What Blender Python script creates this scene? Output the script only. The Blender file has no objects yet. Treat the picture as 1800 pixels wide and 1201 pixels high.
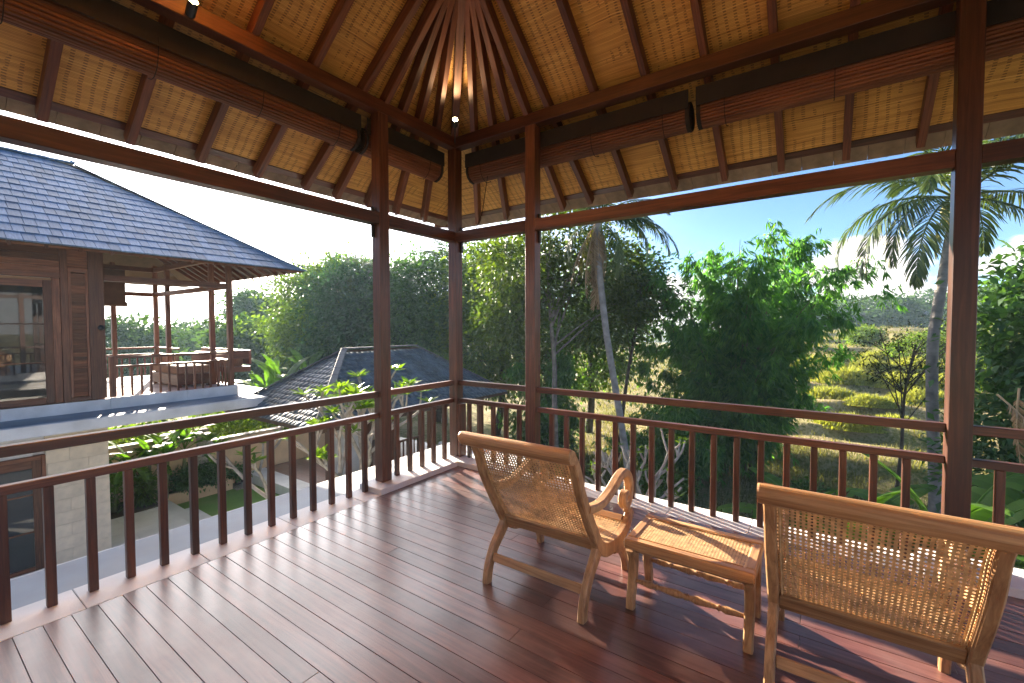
import bpy, bmesh, math, random
import numpy as np
from mathutils import Vector, Matrix

random.seed(7); rng = np.random.default_rng(7)
scene = bpy.context.scene
COL = scene.collection

# ---------------------------------------------------------------- camera, sky, sun, exposure
cam_d = bpy.data.cameras.new('camera'); cam = bpy.data.objects.new('camera', cam_d); COL.objects.link(cam)
yaw, pitch, roll = math.radians(34.848), math.radians(-1.879), math.radians(-0.122)
fwd = Vector((-math.sin(yaw)*math.cos(pitch), math.cos(yaw)*math.cos(pitch), math.sin(pitch)))
rgt = Vector((math.cos(yaw), math.sin(yaw), 0)); upv = rgt.cross(fwd)
r2 = rgt*math.cos(roll)+upv*math.sin(roll); u2 = -rgt*math.sin(roll)+upv*math.cos(roll)
CAM = Vector((3.5667, -3.9539, 1.5795))
M = Matrix((( r2.x, u2.x, -fwd.x, CAM.x), (r2.y, u2.y, -fwd.y, CAM.y), (r2.z, u2.z, -fwd.z, CAM.z), (0, 0, 0, 1)))
cam.matrix_world = M
cam_d.sensor_width = 36; cam_d.lens = 36*781.8/1800; cam_d.clip_start = .05; cam_d.clip_end = 3000
scene.camera = cam

SUN = Vector((-0.898, 0.336, 0.285)).normalized()          # towards the sun
sun_el = math.asin(SUN.z); sun_az = math.atan2(SUN.x, SUN.y)
world = bpy.data.worlds.new('World'); scene.world = world; world.use_nodes = True
wn, wl = world.node_tree.nodes, world.node_tree.links
wn.clear()
w_out = wn.new('ShaderNodeOutputWorld'); bg = wn.new('ShaderNodeBackground')
sky = wn.new('ShaderNodeTexSky'); sky.sky_type = 'NISHITA'; sky.sun_disc = False
sky.sun_elevation = sun_el; sky.sun_rotation = sun_az; sky.altitude = 1200; sky.air_density = 0.85; sky.dust_density = 0.15; sky.ozone_density = 3.5
bg.inputs['Strength'].default_value = 0.05
# cumulus near the horizon, as procedural noise on the view direction
def N(t, **kw):
    n = wn.new(t)
    for k, v in kw.items(): setattr(n, k, v)
    return n
geo = N('ShaderNodeTexCoord')
sep = N('ShaderNodeSeparateXYZ'); wl.new(geo.outputs['Generated'], sep.inputs[0])
mp = N('ShaderNodeMapping'); wl.new(geo.outputs['Generated'], mp.inputs[0]); mp.inputs['Scale'].default_value = (1, 1, 2.0)
mp.inputs['Location'].default_value = (-0.4, 0.9, 0.1)
noi = N('ShaderNodeTexNoise'); wl.new(mp.outputs[0], noi.inputs['Vector']); noi.inputs['Scale'].default_value = 5.5; noi.inputs['Detail'].default_value = 9; noi.inputs['Roughness'].default_value = .55
el = N('ShaderNodeMapRange'); wl.new(sep.outputs['Z'], el.inputs[0])
for i, v in enumerate((0.0, 0.32, 0.17, -0.30)): el.inputs[i+1].default_value = v
sm = N('ShaderNodeMath', operation='ADD'); wl.new(noi.outputs['Fac'], sm.inputs[0]); wl.new(el.outputs[0], sm.inputs[1])
cr = N('ShaderNodeMapRange'); cr.interpolation_type = 'SMOOTHSTEP'; wl.new(sm.outputs[0], cr.inputs[0])
for i, v in enumerate((0.47, 0.56, 0.0, 0.92)): cr.inputs[i+1].default_value = v
shade = N('ShaderNodeMapRange'); wl.new(sm.outputs[0], shade.inputs[0])
for i, v in enumerate((0.5, 0.8, 1.0, 0.78)): shade.inputs[i+1].default_value = v
ccol = N('ShaderNodeMix', data_type='RGBA', blend_type='MULTIPLY'); ccol.inputs[0].default_value = 1
ccol.inputs[6].default_value = (6.5, 5.9, 5.5, 1); wl.new(shade.outputs[0], ccol.inputs[7])
# the bright aureole of the low sun
sd = N('ShaderNodeVectorMath', operation='DOT_PRODUCT'); wl.new(geo.outputs['Generated'], sd.inputs[0]); sd.inputs[1].default_value = SUN
pw = N('ShaderNodeMath', operation='POWER'); mx0 = N('ShaderNodeMath', operation='MAXIMUM'); wl.new(sd.outputs['Value'], mx0.inputs[0]); mx0.inputs[1].default_value = 0
wl.new(mx0.outputs[0], pw.inputs[0]); pw.inputs[1].default_value = 9
aur = N('ShaderNodeMix', data_type='RGBA', blend_type='ADD'); aur.inputs[0].default_value = 1
aum = N('ShaderNodeMix', data_type='RGBA', blend_type='MULTIPLY'); aum.inputs[0].default_value = 1
wl.new(pw.outputs[0], aum.inputs[6]); aum.inputs[7].default_value = (38, 35, 32, 1)
mixc = N('ShaderNodeMix', data_type='RGBA'); wl.new(cr.outputs[0], mixc.inputs[0]); wl.new(sky.outputs[0], mixc.inputs[6]); wl.new(ccol.outputs[2], mixc.inputs[7])
wl.new(mixc.outputs[2], aur.inputs[6]); wl.new(aum.outputs[2], aur.inputs[7])
wl.new(aur.outputs[2], bg.inputs['Color']); wl.new(bg.outputs[0], w_out.inputs[0])

sl = bpy.data.lights.new('sun', 'SUN'); sl.energy = 5.0; sl.angle = math.radians(.5); sl.color = (1, .86, .68)
so = bpy.data.objects.new('sun', sl); COL.objects.link(so); so.rotation_euler = SUN.to_track_quat('Z', 'Y').to_euler()

vs = scene.view_settings
scene.display_settings.display_device = 'sRGB'
vs.view_transform = 'Standard'; vs.look = 'None'; vs.gamma = 1; vs.use_curve_mapping = False
vs.exposure = 2.6
cy = scene.cycles
cy.use_denoising = True
cy.max_bounces = 10; cy.diffuse_bounces = 5; cy.glossy_bounces = 4; cy.transmission_bounces = 8; cy.transparent_max_bounces = 12
cy.volume_bounces = 1; cy.sample_clamp_indirect = 8; cy.caustics_reflective = False; cy.caustics_refractive = False
cy.use_adaptive_sampling = False

# ---------------------------------------------------------------- object helpers
WM = {}
def place(o, Mw=None, parent=None):
    Mw = Matrix.Identity(4) if Mw is None else Mw
    WM[o.name] = Mw
    if parent is not None:
        o.parent = parent; o.matrix_basis = WM[parent.name].inverted() @ Mw
    else: o.matrix_basis = Mw
    return o
def T(*a): return Matrix.Translation(Vector(a if len(a) == 3 else a[0]))
def RZ(a): return Matrix.Rotation(a, 4, 'Z')
def tag(o, label=None, cat=None, group=None, kind=None):
    for k, v in (('label', label), ('category', cat), ('group', group), ('kind', kind)):
        if v: o[k] = v
    return o
def thing(name, label, cat, loc=(0, 0, 0), rz=0, group=None, kind=None):
    o = bpy.data.objects.new(name, None); COL.objects.link(o); o.empty_display_size = .1
    place(o, T(*loc) @ RZ(rz)); return tag(o, label, cat, group, kind)
def ob(name, me, mat=None, parent=None, Mw=None):
    o = bpy.data.objects.new(name, me); COL.objects.link(o)
    if mat is not None and not me.materials: me.materials.append(mat)
    return place(o, Mw, parent)
def copy_tree(o, Mw, parent=None):
    c = o.copy(); COL.objects.link(c)
    if parent is None: place(c, Mw)
    else:
        c.parent = parent; WM[c.name] = WM[parent.name] @ c.matrix_basis
    for ch in o.children: copy_tree(ch, None, c)
    return c
def mesh(verts, faces, smooth=False, name='m'):
    me = bpy.data.meshes.new(name); me.from_pydata([tuple(v) for v in verts], [], faces)
    if smooth: me.polygons.foreach_set('use_smooth', [True]*len(me.polygons))
    me.update(); return me
def mesh_np(V, F, smooth=False, rnd=None, name='m'):
    """V (n,3), F (m,k) -> mesh, all faces with k corners; rnd: one value per face stored as 'rnd'"""
    V = np.ascontiguousarray(V, np.float32); F = np.ascontiguousarray(F, np.int32); m, k = F.shape
    me = bpy.data.meshes.new(name)
    me.vertices.add(len(V)); me.vertices.foreach_set('co', V.ravel())
    me.loops.add(m*k); me.loops.foreach_set('vertex_index', F.ravel())
    me.polygons.add(m); me.polygons.foreach_set('loop_start', np.arange(0, m*k, k, dtype=np.int32))
    if smooth: me.polygons.foreach_set('use_smooth', np.ones(m, bool))
    if rnd is not None:
        a = me.attributes.new('rnd', 'FLOAT', 'FACE'); a.data.foreach_set('value', np.ascontiguousarray(rnd, np.float32))
    me.update(calc_edges=True); return me
_bc = {}
def box_mesh(L, w, h, bev=.004):
    """box from x=0..L, y and z centred; long axis on local X so wood grain follows it"""
    key = (round(L, 3), round(w, 4), round(h, 4), bev)
    if key in _bc: return _bc[key]
    bm = bmesh.new(); bmesh.ops.create_cube(bm, size=1)
    for v in bm.verts: v.co = ((v.co.x+.5)*L, v.co.y*w, v.co.z*h)
    if bev: bmesh.ops.bevel(bm, geom=bm.edges[:], offset=min(bev, w*.3, h*.3), segments=1, affect='EDGES', profile=.5)
    me = bpy.data.meshes.new('bar'); bm.to_mesh(me); bm.free(); _bc[key] = me; return me
_bm = {}
def bar(name, p0, p1, w, h, mat, parent=None, up=(0, 0, 1), bev=.004):
    """w = size across (perpendicular to up), h = size along up"""
    p0, p1 = Vector(p0), Vector(p1); d = p1-p0; L = d.length; x = d/L
    up = Vector(up); y = up.cross(x)
    if y.length < 1e-4: y = Vector((0, 1, 0)).cross(x) if abs(x.y) < .9 else Vector((1, 0, 0)).cross(x)
    y.normalize(); z = x.cross(y)
    Mw = Matrix(((x.x, y.x, z.x, p0.x), (x.y, y.y, z.y, p0.y), (x.z, y.z, z.z, p0.z), (0, 0, 0, 1)))
    key = (round(L, 3), round(w, 4), round(h, 4), bev, mat.name)
    if key not in _bm:
        me = box_mesh(L, w, h, bev).copy(); me.materials.append(mat); _bm[key] = me
    return ob(name, _bm[key], None, parent, Mw)
def abox(name, x0, x1, y0, y1, z0, z1, mat, parent=None, bev=.004):
    """axis aligned box; the longest side becomes the local X"""
    s = (x1-x0, y1-y0, z1-z0); c = ((x0+x1)/2, (y0+y1)/2, (z0+z1)/2)
    k = max(range(3), key=lambda i: s[i])
    if k == 0: return bar(name, (x0, c[1], c[2]), (x1, c[1], c[2]), s[1], s[2], mat, parent, (0, 0, 1), bev)
    if k == 1: return bar(name, (c[0], y0, c[2]), (c[0], y1, c[2]), s[0], s[2], mat, parent, (0, 0, 1), bev)
    return bar(name, (c[0], c[1], z0), (c[0], c[1], z1), s[0], s[1], mat, parent, (0, 1, 0), bev)
def tube_np(P, R, n=8, cap=True):
    """tube along points P with radii R -> (verts, quads)"""
    P = np.asarray(P, float); R = np.broadcast_to(np.asarray(R, float), (len(P),))
    t = np.gradient(P, axis=0); t /= np.linalg.norm(t, axis=1)[:, None]+1e-9
    ref = np.array([0, 0, 1.]) if abs(t[:, 2]).mean() < .8 else np.array([1., 0, 0])
    a = np.cross(t, ref); a /= np.linalg.norm(a, axis=1)[:, None]+1e-9; b = np.cross(t, a)
    th = np.linspace(0, 2*np.pi, n, endpoint=False)
    V = (P[:, None]+R[:, None, None]*(np.cos(th)[None, :, None]*a[:, None]+np.sin(th)[None, :, None]*b[:, None])).reshape(-1, 3)
    F = [[i*n+j, i*n+(j+1) % n, (i+1)*n+(j+1) % n, (i+1)*n+j] for i in range(len(P)-1) for j in range(n)]
    return V, np.array(F, int)
def join_np(parts):
    Vs, Fs, o = [], [], 0
    for V, F in parts:
        Vs.append(V); Fs.append(np.asarray(F)+o); o += len(V)
    return np.concatenate(Vs), np.concatenate(Fs)
def lathe(prof, n=20):
    """prof: list of (r, z)"""
    V, F = [], []
    for r, z in prof:
        for j in range(n):
            a = 2*math.pi*j/n; V.append((r*math.cos(a), r*math.sin(a), z))
    for i in range(len(prof)-1):
        for j in range(n): F.append((i*n+j, i*n+(j+1) % n, (i+1)*n+(j+1) % n, (i+1)*n+j))
    return V, F
def smooth_path(P, k=6):
    """Catmull-Rom through the points"""
    P = [np.array(p, float) for p in P]; Q = [2*P[0]-P[1]]+P+[2*P[-1]-P[-2]]; out = []
    for i in range(1, len(Q)-2):
        for j in range(k):
            t = j/k; a, b, c, d = Q[i-1:i+3]
            out.append(.5*((2*b)+(-a+c)*t+(2*a-5*b+4*c-d)*t*t+(-a+3*b-3*c+d)*t**3))
    out.append(P[-1]); return np.array(out)

# ---------------------------------------------------------------- materials
def mat_new(name):
    m = bpy.data.materials.new(name); m.use_nodes = True; nt = m.node_tree
    return m, nt.nodes, nt.links, nt.nodes['Principled BSDF']
def nd(ns, t, ins=None, **kw):
    n = ns.new(t)
    for k, v in kw.items(): setattr(n, k, v)
    for k, v in (ins or {}).items(): n.inputs[k].default_value = v
    return n
def ramp(ns, stops):
    r = ns.new('ShaderNodeValToRGB'); e = r.color_ramp.elements
    while len(e) > 1: e.remove(e[0])
    e[0].position = stops[0][0]; e[0].color = (*stops[0][1], 1)
    for p, c in stops[1:]:
        k = e.new(p); k.color = (*c, 1)
    return r
def wood(name, dark, mid, light, rough=.38, coat=.0, grain=1.0, vary=.25, spec=.5, bump=.25):
    m, ns, ls, b = mat_new(name)
    tc = nd(ns, 'ShaderNodeTexCoord'); oi = nd(ns, 'ShaderNodeObjectInfo')
    off = nd(ns, 'ShaderNodeVectorMath', operation='SCALE'); ls.new(oi.outputs['Location'], off.inputs[0]); off.inputs['Scale'].default_value = 3.7
    add = nd(ns, 'ShaderNodeVectorMath', operation='ADD'); ls.new(tc.outputs['Object'], add.inputs[0]); ls.new(off.outputs[0], add.inputs[1])
    mp = nd(ns, 'ShaderNodeMapping', {'Scale': (1.4*grain, 28*grain, 28*grain)}); ls.new(add.outputs[0], mp.inputs[0])
    n1 = nd(ns, 'ShaderNodeTexNoise', {'Scale': 1.6, 'Detail': 7, 'Roughness': .62, 'Distortion': .7}); ls.new(mp.outputs[0], n1.inputs['Vector'])
    mp2 = nd(ns, 'ShaderNodeMapping', {'Scale': (.8, 2.5, 2.5)}); ls.new(add.outputs[0], mp2.inputs[0])
    n2 = nd(ns, 'ShaderNodeTexNoise', {'Scale': 2.2, 'Detail': 4}); ls.new(mp2.outputs[0], n2.inputs['Vector'])
    mx = nd(ns, 'ShaderNodeMath', {1: .68}, operation='MULTIPLY'); ls.new(n1.outputs['Fac'], mx.inputs[0])
    m2 = nd(ns, 'ShaderNodeMath', {1: .32}, operation='MULTIPLY_ADD'); ls.new(n2.outputs['Fac'], m2.inputs[0]); ls.new(mx.outputs[0], m2.inputs[2])
    rp = ramp(ns, [(.36, dark), (.5, mid), (.64, light)]); ls.new(m2.outputs[0], rp.inputs[0])
    hv = nd(ns, 'ShaderNodeMapRange', {3: 1-vary, 4: 1+vary}); ls.new(oi.outputs['Random'], hv.inputs[0])
    hs = nd(ns, 'ShaderNodeHueSaturation'); ls.new(rp.outputs[0], hs.inputs['Color']); ls.new(hv.outputs[0], hs.inputs['Value'])
    ls.new(hs.outputs[0], b.inputs['Base Color'])
    rr = nd(ns, 'ShaderNodeMapRange', {1: .3, 2: .75, 3: rough-.03, 4: rough+.05}); ls.new(n2.outputs['Fac'], rr.inputs[0]); ls.new(rr.outputs[0], b.inputs['Roughness'])
    bp = nd(ns, 'ShaderNodeBump', {'Strength': bump, 'Distance': .002}); ls.new(n1.outputs['Fac'], bp.inputs['Height']); ls.new(bp.outputs[0], b.inputs['Normal'])
    b.inputs['Coat Weight'].default_value = coat; b.inputs['Coat Roughness'].default_value = .22; b.inputs['Specular IOR Level'].default_value = spec
    return m
def plain(name, col, rough=.6, noise=.12, scale=6, metal=0, bump=0, bscale=40, objvary=0, coords='Object', emit=None):
    m, ns, ls, b = mat_new(name)
    tc = nd(ns, 'ShaderNodeTexCoord'); n = nd(ns, 'ShaderNodeTexNoise', {'Scale': scale, 'Detail': 6}); ls.new(tc.outputs[coords], n.inputs['Vector'])
    rp = ramp(ns, [(.3, tuple(c*(1-noise*1.5) for c in col)), (.7, tuple(min(1, c*(1+noise)) for c in col))]); ls.new(n.outputs['Fac'], rp.inputs[0])
    out = rp.outputs[0]
    if objvary:
        oi = nd(ns, 'ShaderNodeObjectInfo'); hv = nd(ns, 'ShaderNodeMapRange', {3: 1-objvary, 4: 1+objvary}); ls.new(oi.outputs['Random'], hv.inputs[0])
        hs = nd(ns, 'ShaderNodeHueSaturation'); ls.new(out, hs.inputs['Color']); ls.new(hv.outputs[0], hs.inputs['Value']); out = hs.outputs[0]
    ls.new(out, b.inputs['Base Color']); b.inputs['Roughness'].default_value = rough; b.inputs['Metallic'].default_value = metal
    if bump:
        n2 = nd(ns, 'ShaderNodeTexNoise', {'Scale': bscale, 'Detail': 8}); ls.new(tc.outputs[coords], n2.inputs['Vector'])
        bp = nd(ns, 'ShaderNodeBump', {'Strength': bump, 'Distance': .01}); ls.new(n2.outputs['Fac'], bp.inputs['Height']); ls.new(bp.outputs[0], b.inputs['Normal'])
    if emit: b.inputs['Emission Color'].default_value = (*emit[0], 1); b.inputs['Emission Strength'].default_value = emit[1]
    return m
def leafmat(name, dark, light, rough=.45, trans=.35, tcol=None, spec=.4):
    m, ns, ls, b = mat_new(name)
    at = nd(ns, 'ShaderNodeAttribute', attribute_name='rnd')
    rp = ramp(ns, [(0, dark), (1, light)]); ls.new(at.outputs['Fac'], rp.inputs[0])
    ls.new(rp.outputs[0], b.inputs['Base Color']); b.inputs['Roughness'].default_value = rough; b.inputs['Specular IOR Level'].default_value = spec
    tr = nd(ns, 'ShaderNodeBsdfTranslucent'); hs = nd(ns, 'ShaderNodeMix', {0: 1.0, 7: (*(tcol or (1.5, 1.7, .5)), 1)}, data_type='RGBA', blend_type='MULTIPLY')
    ls.new(rp.outputs[0], hs.inputs[6]); ls.new(hs.outputs[2], tr.inputs['Color'])
    ms = nd(ns, 'ShaderNodeMixShader', {0: trans}); ls.new(b.outputs[0], ms.inputs[1]); ls.new(tr.outputs[0], ms.inputs[2])
    ls.new(ms.outputs[0], ns['Material Output'].inputs['Surface'])
    return m

MERBAU = wood('merbau_wood', (.040, .012, .006), (.084, .027, .013), (.14, .049, .024), rough=.40, coat=.18, vary=.38)
DECKW = wood('deck_wood', (.062, .023, .019), (.118, .044, .035), (.180, .078, .062), rough=.33, grain=.8, vary=.36, coat=.45, bump=.12, spec=.55)
RAFTW = wood('rafter_wood', (.055, .016, .008), (.12, .036, .016), (.19, .065, .028), rough=.5)
TEAK = wood('teak_wood', (.21, .105, .046), (.36, .20, .092), (.50, .31, .15), rough=.45, grain=1.2, vary=.14)
VILLAW = wood('villa_wood', (.075, .024, .012), (.145, .053, .025), (.23, .095, .047), rough=.5, vary=.45)
def dusty(m, col, amt, scale):
    ns, ls = m.node_tree.nodes, m.node_tree.links; b = ns['Principled BSDF']; src = b.inputs['Base Color'].links[0].from_socket
    g = nd(ns, 'ShaderNodeNewGeometry'); n = nd(ns, 'ShaderNodeTexNoise', {'Scale': scale, 'Detail': 7, 'Roughness': .6}); ls.new(g.outputs['Position'], n.inputs['Vector'])
    r = nd(ns, 'ShaderNodeMapRange', {1: .46, 2: .72, 3: 0, 4: amt}); ls.new(n.outputs['Fac'], r.inputs[0])
    mx = nd(ns, 'ShaderNodeMix', data_type='RGBA'); ls.new(r.outputs[0], mx.inputs[0]); ls.new(src, mx.inputs[6]); mx.inputs[7].default_value = (*col, 1); ls.new(mx.outputs[2], b.inputs['Base Color'])
dusty(DECKW, (.26, .19, .17), .5, 1.7); DECKW.node_tree.nodes['Principled BSDF'].inputs['Coat Roughness'].default_value = .27
STONE = plain('pale_stone', (.70, .69, .68), .55, .10, 3, bump=.15, bscale=60, objvary=.05)
LEDGE = plain('ledge_render', (.62, .62, .62), .7, .20, 1.5, bump=.1)
LEDTOP = plain('grey_blue_top', (.25, .30, .36), .6, .22, 1.2, bump=.08)  # darker blue-grey tone for the thin sheets on the ledge tops
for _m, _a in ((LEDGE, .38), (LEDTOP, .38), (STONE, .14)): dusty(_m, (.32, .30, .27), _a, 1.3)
CANE = plain('rattan_cane', (.64, .43, .22), .45, .25, 30)
BLACK = plain('black_metal', (.02, .02, .022), .45, .1)
# ================================================================ the veranda
H = .0585                 # half a post
A1, C1, XE, YE = 1.08, 4.294, 5.40, -6.6
ZL0, ZL1, ZB0, ZB1 = 2.573, 2.687, 3.645, 3.765
SL = .72; hz = lambda s: 3.73+SL*s
ang = math.atan(SL); ca, sa = math.cos(ang), math.sin(ang)

# deck of merbau planks between stone borders
floor = tag(thing('floor', None, None), kind='structure')
py, k = -.199, 0
while py > -6.4:
    w = .1080; dz = random.uniform(-.0008, .0008)
    x0 = .1975; cuts = sorted(random.sample([1.1, 1.7, 2.3, 2.9, 3.5, 4.1, 4.6], random.choice((0, 1, 1, 2))))
    for x1 in cuts+[5.21]:
        if x1-x0 > .5 or x1 == 5.21: bar('plank', (x0+.0008, py-w/2, -.0125+dz+random.uniform(-.0004, .0004)), (x1-.0008, py-w/2, -.0125+dz), w, .025, DECKW, floor, bev=.0016); x0 = x1
    py -= .1095
for i in range(6):
    abox('joist', .3+i*.95, .36+i*.95, -6.4, -.2, -.12, -.03, MERBAU, floor)
border = tag(thing('stone_border', None, None), kind='structure')
y = -6.4
while y < -1.30:
    y2 = min(y+.618, -1.274); abox('slab', -.13, .1945, y+.0015, y2-.0015, -.20, random.uniform(-.0006, .0006), STONE, border, .003); y = y2
x = 1.276
while x < 4.12:
    x2 = min(x+.618, 4.125); abox('slab', x+.0015, x2-.0015, -.1945, .13, -.20, random.uniform(-.0006, .0006), STONE, border, .003); x = x2
ZC = .052
for a, b in ((-1.274, -.66), (-.66, -.1975)): abox('kerb_stone', -.13, .1945, a+.001, b-.001, -.20, ZC, STONE, border, .004)
for a, b in ((-.13, .31), (.31, .82), (.82, 1.276)): abox('kerb_stone', a+.001, b-.001, -.1945, .13, -.20, ZC, STONE, border, .004)
for a, b in ((4.125, 4.75), (4.75, 5.6)): abox('kerb_stone', a+.001, b-.001, -.1945, .13, -.20, ZC, STONE, border, .004)
abox('slab', 5.213, 5.6, -6.4, -.197, -.20, 0, STONE, border, .003)
ledge = tag(thing('ledge', None, None), kind='structure')
abox('slab', -1.13, -.131, -6.4, 1.13, -.42, -.20, LEDGE, ledge, .01)
abox('slab', -.129, .55, .131, 1.13, -.42, -.203, LEDGE, ledge, .01)
abox('ledge_sheet', -1.09, -.135, -6.4, -.9, -.1995, -.196, LEDTOP, ledge, 0)  # thin blue-grey sheet over the ledge, stopping short of the corner
# storey below the deck
tag(abox('house_wall', 0, 5.6, -6.4, -.05, -3.7, -.21, LEDGE), kind='structure')

ver = thing('veranda', 'open timber veranda with bamboo mat ceiling, square posts and a hipped roof overhead', 'veranda')
posts = [(0, 0), (0, -A1), (A1, 0), (C1, 0), (XE, 0), (0, -C1), (0, -XE), (XE, -A1), (XE, -C1)]
for (x, y) in posts:
    zb = ZC if (abs(x) < 1.2 and abs(y) < 1.2) or (y == 0 and x > 4) else 0.0
    abox('post', x-H, x+H, y-H, y+H, zb, ZB0-.001, MERBAU, ver, .004)
abox('post_stub', H+.002, H+.05, -H+.008, H-.004, ZC, .672, MERBAU, ver, .003)
def run(name, axis, s0, s1, z0, z1, lo, hi, mat=MERBAU, par=None, bev=.004):
    """a horizontal member along an axis; lo..hi across"""
    par = par or ver
    if axis == 'x': return abox(name, s0, s1, lo, hi, z0, z1, mat, par, bev)
    return abox(name, lo, hi, s0, s1, z0, z1, mat, par, bev)
e = .0565
for a, b in ((H, A1-H), (A1+H, C1-H), (C1+H, XE-H)):
    run('lintel', 'x', a-.0, b, ZL0, ZL1, -e, e)
    run('lintel', 'y', -b, -a, ZL0, ZL1, -e, e)
for a, b in ((A1+H, C1-H), (C1+H, XE)): run('lintel', 'y', -b, -a, ZL0, ZL1, XE-e, XE+e)
run('beam', 'x', -H, XE+H, ZB0, ZB1, -H, H)
run('beam', 'y', YE, -H-.001, ZB0, ZB1, -H, H)
run('beam', 'y', YE, -H-.001, ZB0, ZB1, XE-H, XE+H)
# black shoes where blinds are tied, beside the posts
for (x, y) in ((-.02, -A1-H-.02), (A1+H+.012, .02), (H+.014, .03)):
    abox('blind_bracket', x-.012, x+.012, y-.016, y+.016, 2.45, 2.745, BLACK, ver, .003)

# rafters and mat panels on the hipped roof
def P(face, along, s):
    """face 'R': over y=0, along x ; face 'L': over x=0, along -y ; s inward distance -> underside point"""
    if face == 'R': return Vector((along, -s, hz(s)))
    if face == 'L': return Vector((s, -along, hz(s)))
    return Vector((XE-s, -along, hz(s)))            # 'E'
NRM = {'R': Vector((0, sa, ca)), 'L': Vector((-sa, 0, ca)), 'E': Vector((sa, 0, ca))}
RW, RH = .056, .105
def rafter(face, a0, s0, a1, s1, drop=0, w=RW):
    n = NRM[face]; o = n*(RH/2-drop)
    return bar('rafter', P(face, a0, s0)+o, P(face, a1, s1)+o, w, RH, RAFTW, ver, up=n, bev=.003)
S0 = -.97; F = 1.17; APX = 2.70
par_x = [1.28+.4875*i for i in range(7)]
fan_t = [-.46, .04, .48, .91]
for face in ('R', 'L'):
    for i, t in enumerate(fan_t):
        # straight in the roof plane from the eave to the point F on the hip
        f = (F-.10-S0)/(F-S0)
        rafter(face, t, S0, t+(F-t)*f, S0+(F-S0)*f, drop=.004*(i+1))
for x in par_x: rafter('R', x, S0, x, min(x, XE-x)-.03)
for i in range(11):
    a = 1.28+.4875*i
    rafter('L', a, S0, a, min(a, APX)-.03); rafter('E', a, S0, a, min(a, APX)-.03)
bar('hip_rafter', Vector((-.98, .98, hz(-.98)+.05)), Vector((APX, -APX, hz(APX)+.05)), .075, .125, RAFTW, ver, bev=.003)
bar('hip_rafter', Vector((XE+.98, .98, hz(-.98)+.05)), Vector((APX+.03, -APX, hz(APX)+.05)), .075, .125, RAFTW, ver, bev=.003)
for x_, sg in ((-1.15, 1), (XE+1.15, -1)): bar('hip_cap', Vector((x_, 1.15, hz(-1.15)+.20)), Vector((APX, -APX, hz(APX)+.20)), .46, .02, MERBAU, ver, up=(0, 0, 1))
bar('ridge_beam', (APX, -APX, hz(APX)+.02), (APX, YE, hz(APX)+.02), .09, .2, RAFTW, ver)

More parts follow.
